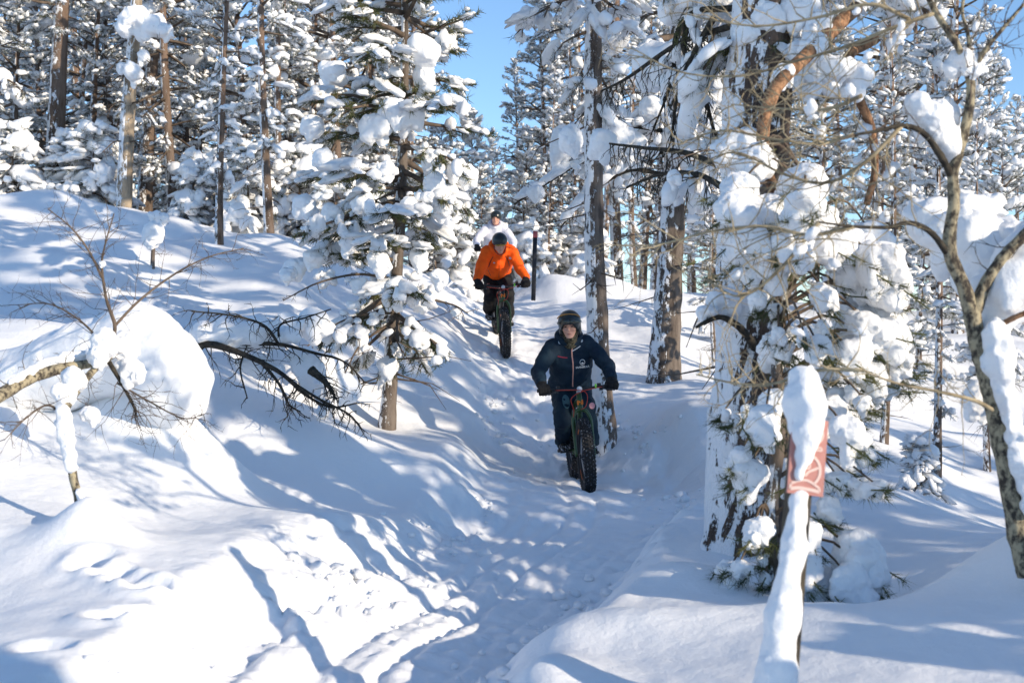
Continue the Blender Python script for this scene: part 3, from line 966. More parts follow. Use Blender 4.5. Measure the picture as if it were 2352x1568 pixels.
def twiggy(rg, P, n, length, r, down=0.0, spread=0.9, curl=0.25, levels=2, out=None, start=0.15, forward=0.5, snow=None):
    """Bare twigs along a polyline, forking again; returns segment lists."""
    if out is None:
        out = ([], [], [], [])
    P = np.asarray(P, float)
    for k in range(n):
        t = start + (1 - start) * (k + rg.random()) / n
        i = min(int(t * (len(P) - 1)), len(P) - 2)
        p = P[i] + (P[i + 1] - P[i]) * (t * (len(P) - 1) - i)
        d = P[i + 1] - P[i]; d = d / (np.linalg.norm(d) + 1e-9)
        v = d * forward + rg.standard_normal(3) * spread * 0.7 + np.array([0, 0, -down])
        v /= np.linalg.norm(v)
        l = length * rg.uniform(0.5, 1.3) * (1.15 - 0.5 * t); m = 5
        pl = [p]
        for s in range(m):
            v = v + rg.standard_normal(3) * curl + np.array([0, 0, -down * 0.12]); v /= np.linalg.norm(v)
            q = p + v * l / m
            out[0].append(p); out[1].append(q); out[2].append(r * (1 - 0.8 * s / m)); out[3].append(r * (1 - 0.8 * (s + 1) / m))
            p = q; pl.append(p)
        if snow is not None and rg.random() < snow[0]:
            snow[1].append((pl[rg.integers(1, len(pl))], v.copy()))
        if levels > 1:
            twiggy(rg, pl, max(2, int(n * 0.35)) if levels > 2 else 3, l * 0.5, r * 0.55, down, spread, curl, levels - 1, out, 0.25, forward, snow)
    return out


def bough(parent, name, pts, r0, r1, mat, rg, n=8, length=0.3, down=0.0, spread=0.9, curl=0.25, levels=2, twig_r=0.004, start=0.15, forward=0.5, sides=8, res=22, twig_mat=None, snow_n=0, snow_s=(0.02, 0.04), jit=0.05, label=None):
    """One limb (a tube) with its bare twigs as a sub-part; pts are world points."""
    base = root_loc(parent)
    P = spline(np.asarray(pts, float) - base, res)
    a = Acc(); tube(a, P, np.linspace(r0, r1, res), sides, True, jit, rg)
    o = link(name, a.mesh(name, mat), parent, label=label)
    if n:
        sl = []
        A, B, ra, rb = twiggy(rg, P, n, length, twig_r, down, spread, curl, levels, None, start, forward, (0.35, sl) if snow_n else None)
        t = Acc(); segs(t, A, B, ra, rb, 4)
        link('twigs', t.mesh('twigs', twig_mat or mat), o, kind='stuff')
        if snow_n and sl:
            s = Acc(); sl = sl[:snow_n]
            sz = rg.uniform(*snow_s, (len(sl), 1)) * np.array([[1.3, 0.9, 0.8]])
            blobs(s, T42, np.array([q[0] for q in sl]) + TZ * 0.4 * sz[:, :1], sz, np.array([q[1] for q in sl]), rg)
            link('small_snow', s.mesh('small_snow', SNOW), o, kind='stuff')
    return o, P + base


def Wp(lst, d):
    """View points at depth d, or (x, y, depth) triples, as world points."""
    return [W(e[0], e[1], e[2] if len(e) > 2 else d) for e in lst]


# ---- the young pine beside the path
bx, by, bz = W(888, 972, 11.5)
centre_pine, cd = hero_pine('young_pine', 'slim young pine beside the path, its lower trunk bare and every branch loaded with snow', 'tree', None, (bx, by, ground_z(bx, by)), 41, BARK,
                            230, 30, 0.0075, (0.07, 0.115), H=6.6, crown0=1.05, R=1.1, top_r=0.2, r0=0.062, whorl=0.21, per=(3, 5), droop=0.5, tuft_step=0.08, snow_p=0.54, snow_s=(0.026, 0.078), dead=18, lean=0.012,
                            profile=lambda t: (0.8 + 0.2 * min(1, t / 0.12)) * (1 - t) ** 0.42, up_top=0.8, side_len=0.45, inner=0.25, el_noise=0.2, lvar=(0.5, 1.25), tipup=0.15,
                            cull=lambda p, b: p[0] > (0.36 if p[2] < 2.2 else 0.58) and b % 4 > 0)
part_lumps(centre_pine, [(968, 115, 11.2, 42, 1.0), (975, 175, 11.25, 30, 1.3), (940, 260, 11.2, 42, 0.8), (905, 255, 11.1, 36), (870, 285, 11.1, 40, 0.8), (765, 165, 11.3, 34, 0.8), (990, 370, 11.1, 26, 1.3), (1000, 420, 11.0, 25, 1.4), (985, 455, 11.0, 24), (1035, 440, 11.2, 20),
                          (1050, 385, 11.3, 26), (1075, 400, 11.3, 26), (1020, 470, 11.0, 26, 1.3), (940, 470, 10.9, 22), (890, 390, 10.9, 22, 1.2), (720, 290, 11.2, 28), (740, 360, 11.1, 26), (680, 610, 11.2, 30, 0.7), (720, 590, 11.2, 28, 0.7),
                          (660, 630, 11.2, 22, 0.8), (835, 470, 10.9, 26), (760, 490, 11.0, 24), (700, 470, 11.2, 30, 0.9), (800, 560, 10.9, 22, 1.3), (870, 600, 10.9, 28), (960, 590, 10.9, 22, 1.4), (1010, 640, 11.0, 24), (910, 800, 11.35, 18, 1.0), (830, 655, 11.0, 22), (900, 690, 11.0, 20), (960, 690, 11.1, 26, 0.7)], 5, 0.05)
# its long low boughs, bare and dark
rg = np.random.default_rng(12)
for pts in ([(900, 640, 11.4), (820, 630, 11.2), (730, 650, 11.0), (650, 690, 10.8)], [(900, 700, 11.4), (850, 720, 11.1), (780, 740, 10.9), (700, 800, 10.7)], [(905, 660, 11.4), (960, 680, 11.1), (1040, 700, 11.0), (1075, 720, 10.9)], [(900, 740, 11.4), (830, 790, 11.0), (790, 860, 10.8)]):
    bough(centre_pine, 'branch', Wp(pts, 11), 0.016, 0.005, TWIG, rg, 9, 0.28, 0.35, 0.8, 0.25, 2, 0.0045, snow_n=8, snow_s=(0.03, 0.07))

# ---- the old pine whose trunk is plastered white
bx, by, bz = W(1724, 1285, 7.0)
old_pine, od = hero_pine('old_pine', 'old pine with a thick trunk plastered white with blown snow', 'tree', None, (bx, by, ground_z(bx, by) - 0.05), 57, BARK_BIG,
                         60, 24, 0.005, (0.06, 0.10), H=9.5, crown0=3.15, R=1.7, r0=0.225, whorl=0.42, per=(3, 4), droop=0.65, tuft_step=0.10, snow_p=0.5, snow_s=(0.03, 0.09), dead=10, trunk_sides=40,
                         cull=lambda p, b: p[1] < -0.35 and p[2] < 4.2 and p[0] < 0.3)
rg = np.random.default_rng(21)
bough(old_pine, 'limb', Wp([(1965, 20, 6.9), (1905, 75, 6.6), (1850, 130, 6.4), (1790, 190, 6.25), (1762, 250, 6.2), (1752, 320, 6.15), (1765, 400, 6.1), (1790, 450, 6.05), (1830, 480, 6.0)], 6.2), 0.045, 0.03, TWIG_ORANGE, rg, 0, sides=10, res=34, jit=0.03, label='bent orange-barked limb hanging from the crown')
bough(old_pine, 'limb', Wp([(2010, 90, 7.0), (1950, 130, 6.9), (1970, 220, 6.8), (2000, 290, 6.8), (2010, 390, 6.8), (1990, 470, 6.8)], 6.8), 0.035, 0.02, TWIG_ORANGE, rg, 10, 0.3, 0.9, 0.5, 0.2, 2, 0.005, twig_mat=TWIG)
# drooping dead boughs on the path side, dark with lichen
for pts in ([(1680, 20, 7.0), (1590, 30, 7.2), (1550, 90, 7.4), (1545, 180, 7.5), (1500, 300, 7.6)], [(1590, 35, 7.2), (1570, 110, 7.3), (1610, 190, 7.4), (1640, 300, 7.5), (1665, 350, 7.5)], [(1640, 40, 7.1), (1600, 110, 7.2), (1560, 200, 7.3), (1540, 330, 7.4)],
            [(1650, 380, 7.1), (1570, 350, 7.5), (1480, 340, 7.8), (1400, 330, 8.1)], [(1660, 430, 7.0), (1600, 400, 7.3), (1520, 400, 7.6), (1440, 430, 7.9)], [(1680, 60, 7.0), (1560, 100, 7.6), (1440, 180, 8.2), (1380, 210, 8.4)]):
    bough(old_pine, 'branch', Wp(pts, 7.4), 0.022, 0.007, TWIG_DARK, rg, 30, 0.28, 0.8, 0.6, 0.22, 2, 0.005, twig_mat=TWIG_DARK, snow_n=6, snow_s=(0.03, 0.06))
bough(old_pine, 'branch', Wp([(1735, 800, 6.75), (1720, 775, 6.6), (1690, 745, 6.5), (1655, 728, 6.45), (1620, 740, 6.4), (1598, 752, 6.4)], 6.5), 0.028, 0.008, TWIG_DARK, rg, 4, 0.12, 0.5, 0.6, 0.2, 1, 0.004, label='short drooping branch under a wedge of snow')
part_lumps(old_pine, [(1660, 690, 6.5, 42, 0.9), (1625, 715, 6.45, 26, 0.7), (1690, 700, 6.55, 40, 0.9), (1560, 140, 8.4, 70, 0.85), (1600, 180, 8.3, 62, 1.0), (1500, 140, 8.6, 46), (1580, 10, 7.6, 60, 0.6), (1660, 5, 7.4, 50, 0.6), (1640, 330, 7.6, 32), (1310, 320, 8.6, 30, 1.4), (1385, 330, 8.4, 34, 1.2), (1548, 408, 6.9, 17, 1.3),
                      (1760, 40, 6.7, 40), (1830, 20, 6.7, 44), (1880, 60, 6.6, 40), (1870, 100, 6.5, 36), (1920, 160, 6.7, 46, 0.8), (1800, 170, 6.35, 30), (1960, 180, 6.8, 40), (1720, 70, 6.8, 34), (1690, 340, 6.75, 60, 0.9), (1720, 330, 6.7, 46, 0.9)], 17, 0.06)

# ---- the snow-buried young pine in front of it
bx, by, bz = W(1790, 1395, 5.6)
front_loc = np.array([bx, by, ground_z(bx, by)])
front_pine = thing('young_pine', 'young pine almost buried under heavy snow pillows in front of the thick white trunk', 'tree', front_loc)
rg = np.random.default_rng(33)
stem = spline(np.array(Wp([(1790, 1410, 5.62), (1770, 1200, 5.75), (1790, 980, 5.8), (1785, 760, 5.85), (1830, 600, 5.9), (1850, 480, 5.95), (1835, 380, 6.0)], 5.8)), 30)
a = Acc(); tube(a, stem - front_loc, np.linspace(0.045, 0.012, 30), 9, True, 0.05, rg); link('trunk', a.mesh('trunk', BARK), front_pine)
FRONT = [(1738, 378, 38, 1.0), (1742, 345, 24, 0.9), (1686, 481, 44, 0.9), (1700, 430, 36, 1.0), (1758, 496, 46, 0.9), (1848, 420, 46, 0.8), (1850, 470, 44, 1.0), (1815, 445, 32, 0.8), (1718, 560, 54, 1.0), (1765, 585, 58, 0.9), (1820, 560, 44, 0.9), (1690, 600, 30, 1.2),
         (1870, 520, 48, 0.8), (1910, 560, 46, 0.9), (1958, 580, 52, 1.0), (1962, 625, 40, 1.0), (2020, 605, 54, 0.9), (2042, 650, 46, 1.0), (2000, 540, 40, 0.8), (1930, 640, 30, 1.3), (1762, 681, 17, 1.3), (1740, 692, 18, 1.4), (1780, 712, 14, 1.2), (1893, 681, 28, 0.9), (1954, 710, 38, 0.8),
         (2010, 725, 40, 0.9), (2042, 721, 30, 0.9), (1947, 765, 36, 1.1), (2034, 772, 46, 1.0), (1995, 800, 40, 1.0), (1990, 750, 40, 0.9), (1788, 768, 16, 1.2), (1815, 764, 12, 1.2), (1845, 775, 14, 1.3), (1888, 752, 16, 1.2), (1802, 803, 18, 1.3), (1780, 800, 34, 1.2), (1880, 800, 28, 1.1), (1958, 815, 36, 1.1), (2028, 840, 32, 1.0), (1998, 865, 36, 1.0), (2070, 835, 22, 1.3), (2046, 872, 22, 1.3), (1905, 850, 26, 1.2),
         (1925, 930, 44, 0.9), (1776, 924, 24, 1.4), (1718, 946, 15, 1.2), (1692, 965, 13, 1.3), (1668, 950, 10, 1.3), (1757, 970, 36, 1.2), (1957, 902, 14, 1.6), (1980, 926, 18, 1.1), (1947, 995, 36, 1.1), (1800, 870, 22, 1.2), (1880, 960, 30, 1.0),
         (1720, 1085, 42, 0.8), (1945, 1075, 24, 1.0), (1921, 1102, 24, 0.9), (1960, 1115, 26, 0.5), (2000, 1117, 26, 0.5), (1742, 1216, 28, 1.1), (1728, 1235, 20, 1.0), (1679, 1308, 30, 0.7), (1700, 1300, 22, 0.7), (1902, 1167, 28, 1.1), (1970, 1280, 54, 1.15), (1955, 1335, 40, 1.2), (1995, 1320, 34, 1.3), (1870, 1350, 54, 1.0), (1840, 1300, 46, 1.1), (1752, 1287, 11, 1.4), (1757, 1330, 12, 1.4), (1850, 1230, 34, 1.2), (1815, 1090, 30, 1.4), (1700, 1050, 22, 1.2), (1980, 1030, 24, 1.1)]
for i, (x, y, r, tall) in enumerate(FRONT):
    r *= 1.22; d = 5.75 + rg.normal(0, 0.14) + (0.25 if x > 1900 and y < 900 else 0)
    if y > 1200: d = 5.6 + rg.normal(0, 0.06)
    c = W(x, y, d) - front_loc; rr = r / F * d
    # the branch that carries it, springing from the stem a little higher or level
    k = int(np.argmin(np.abs(stem[:, 2] - front_loc[2] - (c[2] + 0.03 + 0.06 * rg.random())))); s0 = stem[k] - front_loc
    out = c - s0; end = c + np.array([out[0] * 0.12, out[1] * 0.12, -0.35 * rr * tall])
    mid = (s0 + end) / 2 + TZ * (0.10 + 0.12 * np.linalg.norm(out))
    P = spline(np.array([s0, mid, end]), 8)
    wa = Acc(); tube(wa, P, np.linspace(0.011, 0.004, 8), 5, False)
    br = link('branch', wa.mesh('branch', TWIG), front_pine)
    m = int(4 + 48 * rr)
    pos = end + rg.standard_normal((m, 3)) * np.array([0.62, 0.62, 0.25]) * rr - TZ * 0.55 * rr * tall
    dirs = (pos - s0) * np.array([1, 1, 0.4]); dirs = dirs / np.linalg.norm(dirs, axis=1, keepdims=True) + rg.standard_normal((m, 3)) * 0.35 - TZ * 0.35
    na = Acc(); needles(na, pos, dirs, rg.uniform(0.05, 0.085, m), 30, 0.0034, rg, 0.75)
    segs(na, pos - dirs * 0.06, pos + dirs * 0.02, 0.004, 0.003, 4)
    link('needles', na.mesh('needles', NEEDLE, False), br, kind='stuff')
    link('snow_clump', snow_lump(c, rr, rg, tall, rg.uniform(0.0, 0.7)), br, loc=Vector(c))

# ---- the two bare-stemmed pines beyond the nearest rider
bx, by, bz = W(1385, 985, 12.4)
mid_a, _ = hero_pine('pine_tree', 'straight pine behind the nearest rider, its trunk half white and half bare bark', 'tree', None, (bx, by, ground_z(bx, by) - 0.08), 63, BARK_SNOWY, 40, 14, 0.007, (0.07, 0.11), NEEDLE_DARK,
                     H=10.5, crown0=3.9, R=1.0, r0=0.118, whorl=0.45, per=(3, 4), droop=0.5, inner=0.35, el_noise=0.25, lvar=(0.4, 1.3), tuft_step=0.11, snow_p=0.5, snow_s=(0.03, 0.085), dead=16)
bx, by, bz = W(1522, 890, 14.5)
mid_b, _ = hero_pine('pine_tree', 'stout dark-barked pine standing between the nearest rider and the snow-plastered old trunk', 'tree', None, (bx, by, ground_z(bx, by) - 0.08), 64, BARK, 40, 14, 0.007, (0.07, 0.11), NEEDLE_DARK,
                     H=10.0, crown0=3.3, R=1.7, r0=0.17, whorl=0.42, per=(3, 4), droop=0.55, inner=0.35, el_noise=0.25, lvar=(0.4, 1.3), tuft_step=0.10, snow_p=0.5, snow_s=(0.03, 0.09), dead=22)
rg = np.random.default_rng(71)
for pts, n in (([(1520, 350, 14.4), (1440, 345, 14.0), (1388, 352, 13.8), (1315, 384, 13.6), (1243, 430, 13.4), (1180, 470, 13.2)], 24), ([(1520, 400, 14.4), (1450, 390, 14.0), (1390, 420, 13.8), (1330, 470, 13.6), (1290, 520, 13.4)], 18),
               ([(1520, 300, 14.4), (1430, 290, 14.0), (1350, 320, 13.7), (1280, 400, 13.5)], 20), ([(1525, 330, 14.4), (1600, 340, 14.0), (1650, 400, 13.8)], 12)):
    o, P = bough(mid_b, 'branch', Wp(pts, 14), 0.03, 0.01, TWIG_DARK, rg, n, 0.42, 0.25, 0.8, 0.22, 2, 0.006, twig_mat=TWIG, snow_n=18, snow_s=(0.04, 0.09))
    sa = Acc(); k = np.arange(3, 20); c = P[k] - root_loc(mid_b) + TZ * 0.045
    blobs(sa, T42, c, np.tile([[0.13, 0.065, 0.05]], (len(k), 1)) * rg.uniform(0.7, 1.3, (len(k), 1)), np.gradient(P, axis=0)[k], rg)
    link('snow_ridge', sa.mesh('snow_ridge', SNOW), o)
part_lumps(mid_b, [(1290, 330, 13.6, 34, 1.6), (1320, 310, 13.6, 30, 1.2), (1420, 310, 13.9, 40, 1.0), (1460, 330, 14.0, 34), (1230, 440, 13.4, 22, 0.8), (1560, 320, 14.0, 40, 1.0), (1600, 440, 14.0, 34, 1.2), (1400, 250, 13.9, 30), (1500, 250, 14.0, 36)], 19, 0.1)


# ---- birches
def sleeve(parent, P, r, rg, name='snow_clump', wob=0.35, side=np.array([0.0, 0, 0])):
    """Snow stuck along a limb."""
    base = root_loc(parent); P = np.asarray(P, float) - base
    n = len(P); R = np.broadcast_to(np.asarray(r, float), (n,))
    off = rg.uniform(0, 50, 3)

    def f(X):
        d = d_poly(X, P + side, R, 0.6 * R.mean())
        return d + wob * R.mean() * vnoise(X * (1.2 / R.mean()) + off, 3) + 0.12 * R.mean() * vnoise(X * (3.5 / R.mean()) + off, 4)
    m = R.max() * 1.5
    V, Q = surface(f, (P + side).min(0) - m, (P + side).max(0) + m, R.mean() / 4.0)
    return link(name, mesh_from(name, V, None, Q, SNOW), parent)


rg = np.random.default_rng(90)
trunk_pts = [(2362, 1320, 4.6), (2346, 1260, 4.6), (2322, 1130, 4.6), (2292, 970, 4.6), (2268, 865, 4.6), (2246, 790, 4.6), (2232, 720, 4.6)]
p0 = W(2360, 1300, 4.6)
birch = thing('birch_tree', 'lichen-spotted bare birch with a forked leaning trunk and snow piled in its forks', 'tree', (p0[0], p0[1], ground_z(p0[0], p0[1])))
bough(birch, 'trunk', Wp(trunk_pts, 4.6), 0.044, 0.034, BIRCH_BARK, rg, 0, sides=12, res=30, jit=0.05)
bough(birch, 'limb', Wp([(2236, 735, 4.6), (2212, 655, 4.58), (2180, 570, 4.56), (2192, 460, 4.55), (2188, 400, 4.55), (2208, 330, 4.55), (2228, 240, 4.55), (2226, 175, 4.55), (2196, 100, 4.5), (2150, 30, 4.5), (2110, -60, 4.5)], 4.55), 0.03, 0.011, BIRCH_BARK, rg, 12, 0.3, 0.0, 0.8, 0.2, 2, 0.0035, 0.55, sides=10, res=40, twig_mat=TWIG, jit=0.06)
bough(birch, 'limb', Wp([(2234, 730, 4.6), (2262, 655, 4.6), (2305, 590, 4.6), (2352, 540, 4.6), (2420, 470, 4.6)], 4.6), 0.028, 0.018, BIRCH_BARK, rg, 5, 0.25, 0.0, 0.8, 0.2, 2, 0.003, sides=10, twig_mat=TWIG)
bough(birch, 'limb', Wp([(2186, 405, 4.55), (2158, 355, 4.5), (2120, 305, 4.45), (2072, 288, 4.4), (2020, 300, 4.35), (1960, 310, 4.3)], 4.5), 0.016, 0.005, TWIG_DARK, rg, 10, 0.22, 0.1, 0.9, 0.25, 2, 0.003, sides=8, twig_mat=TWIG)
bough(birch, 'limb', Wp([(2182, 590, 4.57), (2140, 535, 4.5), (2090, 512, 4.45), (2040, 522, 4.4), (1960, 520, 4.35), (1880, 510, 4.3)], 4.5), 0.014, 0.004, TWIG_DARK, rg, 14, 0.24, 0.1, 0.9, 0.25, 2, 0.003, twig_mat=TWIG_TAN)
bough(birch, 'limb', Wp([(2262, 775, 4.6), (2300, 745, 4.55), (2352, 720, 4.5), (2420, 700, 4.5)], 4.6), 0.014, 0.01, TWIG_ORANGE, rg, 3, 0.2, 0, 0.8, 0.2, 1, 0.003)
bough(birch, 'limb', Wp([(2285, 945, 4.58), (2240, 920, 4.4), (2160, 900, 4.3), (2060, 880, 4.25), (1980, 850, 4.2)], 4.4), 0.01, 0.003, TWIG_TAN, rg, 16, 0.26, 0.05, 0.9, 0.25, 2, 0.0025)
bough(birch, 'limb', Wp([(2228, 180, 4.55), (2260, 120, 4.5), (2300, 70, 4.5), (2352, 10, 4.5)], 4.5), 0.012, 0.006, BIRCH_BARK, rg, 7, 0.25, -0.1, 0.8, 0.2, 2, 0.003, twig_mat=TWIG)
bough(birch, 'limb', Wp([(2222, 165, 4.55), (2225, 90, 4.5), (2210, 20, 4.5), (2230, -60, 4.5)], 4.5), 0.01, 0.005, BIRCH_BARK, rg, 7, 0.25, -0.1, 0.8, 0.2, 2, 0.003, twig_mat=TWIG)
# sunlit tangle of fine tan twigs in front of the old pine
for pts in ([(2150, 30, 4.5), (2060, 60, 4.5), (1950, 105, 4.6), (1830, 140, 4.7), (1700, 175, 4.8), (1560, 165, 4.9), (1450, 110, 5.0)], [(1960, 310, 4.3), (1880, 330, 4.4), (1780, 320, 4.5), (1660, 300, 4.6), (1560, 330, 4.7)], [(2090, 45, 4.5), (2000, 10, 4.5), (1880, 40, 4.6), (1740, 60, 4.7), (1600, 40, 4.8)],
            [(2072, 288, 4.4), (1990, 370, 4.4), (1900, 420, 4.5), (1800, 400, 4.6), (1690, 350, 4.7), (1600, 380, 4.8)], [(1960, 520, 4.35), (1860, 540, 4.4), (1760, 520, 4.5), (1640, 530, 4.6), (1520, 560, 4.7), (1420, 565, 4.8)], [(1980, 220, 4.5), (1900, 250, 4.6), (1800, 250, 4.7), (1680, 240, 4.8)],
            [(1880, 510, 4.3), (1790, 620, 4.4), (1700, 680, 4.5), (1620, 640, 4.6)], [(1980, 850, 4.2), (1880, 850, 4.3), (1780, 880, 4.5), (1690, 880, 4.6), (1600, 860, 4.8)]):
    bough(birch, 'limb', Wp(pts, 4.5), 0.009, 0.003, TWIG_TAN, rg, 28, 0.34, 0.05, 0.95, 0.28, 2, 0.0036, 0.04, sides=6, snow_n=5, snow_s=(0.015, 0.03))
sleeve(birch, Wp([(2262, 760, 4.55), (2268, 830, 4.55), (2285, 900, 4.55), (2305, 1000, 4.55), (2322, 1080, 4.55), (2340, 1170, 4.55)], 4.55), [0.05, 0.058, 0.036, 0.034, 0.04, 0.03], rg, side=np.array([0.045, 0.0, 0.0]))
sleeve(birch, Wp([(2262, 770, 4.6), (2290, 690, 4.62), (2330, 640, 4.65), (2380, 570, 4.65)], 4.6), [0.06, 0.11, 0.13, 0.12], rg, side=np.array([0.06, 0.05, 0.02]))
sleeve(birch, Wp([(2180, 390, 4.55), (2150, 330, 4.5), (2100, 270, 4.45)], 4.5), [0.035, 0.06, 0.05], rg, side=np.array([0.02, 0.02, 0.055]))
sleeve(birch, Wp([(2195, 350, 4.58), (2215, 260, 4.58), (2210, 230, 4.58)], 4.5), [0.035, 0.035, 0.02], rg, side=np.array([-0.04, 0.03, 0.0]))
part_lumps(birch, [(2210, 135, 4.55, 36, 0.8), (2240, 150, 4.55, 26, 1.0), (2135, 265, 4.5, 42, 0.8), (2160, 250, 4.52, 26, 1.0), (2190, 545, 5.0, 70, 0.9), (2260, 560, 5.0, 90, 1.0), (2310, 620, 5.0, 80, 0.9), (2130, 500, 5.1, 56, 0.9), (2230, 480, 5.1, 60, 0.7), (2250, 620, 4.95, 64), (2330, 540, 4.9, 50, 0.9), (2250, 915, 4.75, 38, 1.3)], 27)

# ---- the bent birch sapling by the slope, with the egg of snow beside it
rg = np.random.default_rng(101)
p0 = W(196, 1225, 5.75)
bent = thing('bent_birch', 'thin bent birch with a snow-dusted stem bowed under a huge egg of snow', 'tree', (p0[0], p0[1], ground_z(p0[0], p0[1])))
bough(bent, 'trunk', Wp([(200, 1260, 5.75), (190, 1200, 5.75), (172, 1110, 5.75), (150, 1020, 5.8), (140, 950, 5.85)], 5.75), 0.018, 0.024, BIRCH_BARK, rg, 0, sides=10)
sleeve(bent, Wp([(142, 950, 5.8), (150, 1010, 5.78), (163, 1075, 5.74)], 5.7), [0.04, 0.042, 0.03], rg, side=np.array([0.012, -0.02, 0.01]))
sleeve(bent, Wp([(178, 1130, 5.72), (188, 1160, 5.72)], 5.7), [0.018, 0.02], rg, side=np.array([0.014, -0.012, 0.0]), name='snow_patch')
bough(bent, 'limb', Wp([(140, 955, 5.85), (175, 900, 6.1), (215, 850, 6.3), (250, 822, 6.5)], 6), 0.022, 0.018, BIRCH_BARK, rg, 8, 0.25, 0, 0.9, 0.25, 2, 0.003, twig_mat=TWIG)
bough(bent, 'limb', Wp([(-60, 940, 5.9), (0, 908, 6.0), (70, 868, 6.2), (140, 846, 6.3), (205, 836, 6.4), (250, 820, 6.5)], 6.2), 0.042, 0.02, BIRCH_BARK, rg, 12, 0.3, 0, 0.9, 0.25, 2, 0.003, twig_mat=TWIG)
bough(bent, 'limb', Wp([(250, 820, 6.5), (264, 750, 6.5), (245, 690, 6.5), (234, 610, 6.5), (242, 560, 6.5), (262, 490, 6.5)], 6.5), 0.013, 0.003, TWIG, rg, 24, 0.3, -0.15, 0.8, 0.2, 2, 0.0024)
bough(bent, 'limb', Wp([(237, 640, 6.5), (200, 570, 6.45), (160, 520, 6.4), (110, 480, 6.4)], 6.5), 0.007, 0.003, TWIG, rg, 16, 0.26, -0.1, 0.8, 0.2, 2, 0.0022)
bough(bent, 'limb', Wp([(262, 750, 6.5), (320, 690, 6.6), (400, 630, 6.7), (480, 590, 6.8), (560, 570, 6.9)], 6.5), 0.009, 0.003, TWIG, rg, 24, 0.3, -0.05, 0.8, 0.2, 2, 0.0024)
bough(bent, 'limb', Wp([(250, 820, 6.5), (200, 750, 6.4), (120, 700, 6.3), (40, 700, 6.2)], 6.5), 0.008, 0.002, TWIG, rg, 20, 0.3, 0.0, 0.8, 0.2, 2, 0.0022)
bough(bent, 'limb', Wp([(150, 960, 5.85), (110, 930, 5.8), (60, 960, 5.7), (10, 1010, 5.6)], 5.8), 0.008, 0.002, TWIG, rg, 16, 0.25, 0.1, 0.8, 0.2, 2, 0.0022)
bough(bent, 'limb', Wp([(250, 830, 6.5), (285, 890, 6.6), (310, 940, 6.6), (310, 960, 6.6)], 6.5), 0.014, 0.005, TWIG_DARK, rg, 20, 0.3, 0.3, 0.8, 0.2, 2, 0.003, twig_mat=TWIG)
bough(bent, 'limb', Wp([(270, 880, 6.6), (340, 920, 6.5), (420, 960, 6.4), (470, 950, 6.4)], 6.5), 0.007, 0.002, TWIG, rg, 20, 0.26, 0.1, 0.8, 0.2, 2, 0.0025)
part_lumps(bent, [(240, 790, 6.4, 34, 1.3), (170, 870, 6.1, 30, 1.2), (150, 900, 6.0, 28, 0.9), (205, 950, 5.9, 22, 0.9), (225, 815, 6.3, 24), (280, 800, 6.7, 40, 1.2), (300, 850, 6.6, 36, 1.0), (235, 605, 6.48, 8, 0.9)], 31)
sleeve(bent, Wp([(20, 890, 6.05), (90, 850, 6.25), (150, 832, 6.35), (215, 820, 6.45)], 6.2), [0.016, 0.03, 0.034, 0.03], rg, side=np.array([0.0, 0.01, 0.02]))
# the egg
ec = W(385, 865, 7.6); eb = root_loc(bent)
egg_off = rg.uniform(0, 50, 3)


def egg(P):
    d = d_ell(P, (0, 0, 0.02), (0.235, 0.25, 0.29))
    d = smin(d, d_cone(P, (0.02, 0, -0.02), (0.02, 0.05, -0.15), 0.25, 0.21), 0.12)
    d = smin(d, d_ell(P, (-0.26, 0.16, 0.24), (0.27, 0.3, 0.27)), 0.2)
    d = smin(d, d_ell(P, (-0.60, 0.32, 0.10), (0.42, 0.4, 0.28)), 0.22)
    d = smin(d, d_ell(P, (-1.05, 0.42, -0.06), (0.46, 0.4, 0.24)), 0.22)
    return d + 0.025 * vnoise(P * 5 + egg_off, 5) + 0.01 * vnoise(P * 13 + egg_off, 6)


V, Q = surface(egg, (-1.7, -0.4, -0.6), (0.4, 1.0, 0.7), 0.026)
link('snow_egg', mesh_from('snow_egg', V, None, Q, SNOW), bent, loc=Vector(ec - eb), label='huge rounded egg of snow')

# ---- the dark bough bowed to the ground under a long pillow of snow
rg = np.random.default_rng(111)
p0 = W(700, 960, 9.2)
fallen = thing('bowed_branch', 'dark bowed branch with hanging twigs, pressed down to the slope by long pillows of snow', 'branch', (p0[0], p0[1], ground_z(p0[0], p0[1])))
for pts, r0, n in (([(448, 802, 9.3), (480, 790, 9.3), (540, 806, 9.2), (600, 832, 9.1), (650, 860, 9.0), (700, 905, 8.9), (760, 935, 8.8), (820, 925, 8.8)], 0.026, 14), ([(480, 790, 9.3), (560, 790, 9.3), (640, 790, 9.3), (720, 810, 9.3), (790, 830, 9.2), (840, 880, 9.1)], 0.017, 14),
                   ([(650, 860, 9.0), (690, 890, 8.9), (740, 920, 8.8), (800, 950, 8.7), (830, 985, 8.6)], 0.013, 14), ([(600, 832, 9.1), (640, 880, 9.0), (665, 930, 8.9), (690, 945, 8.9)], 0.012, 8), ([(715, 850, 9.0), (750, 880, 8.9), (775, 920, 8.8)], 0.03, 14), ([(560, 812, 9.2), (552, 850, 9.15), (568, 915, 9.1)], 0.008, 3),
                   ([(640, 790, 9.3), (610, 750, 9.2), (560, 730, 9.1), (500, 720, 9.0), (440, 715, 8.9)], 0.010, 12), ([(640, 775, 9.3), (645, 745, 9.2), (700, 730, 9.1), (760, 710, 9.0)], 0.008, 8)):
    bough(fallen, 'limb', Wp(pts, 9.2), r0 * 1.3, 0.005, TWIG_DARK, rg, int(n * 1.7), 0.24, 0.5, 0.8, 0.25, 2, 0.0055, 0.1, sides=8, twig_mat=TWIG_DARK)
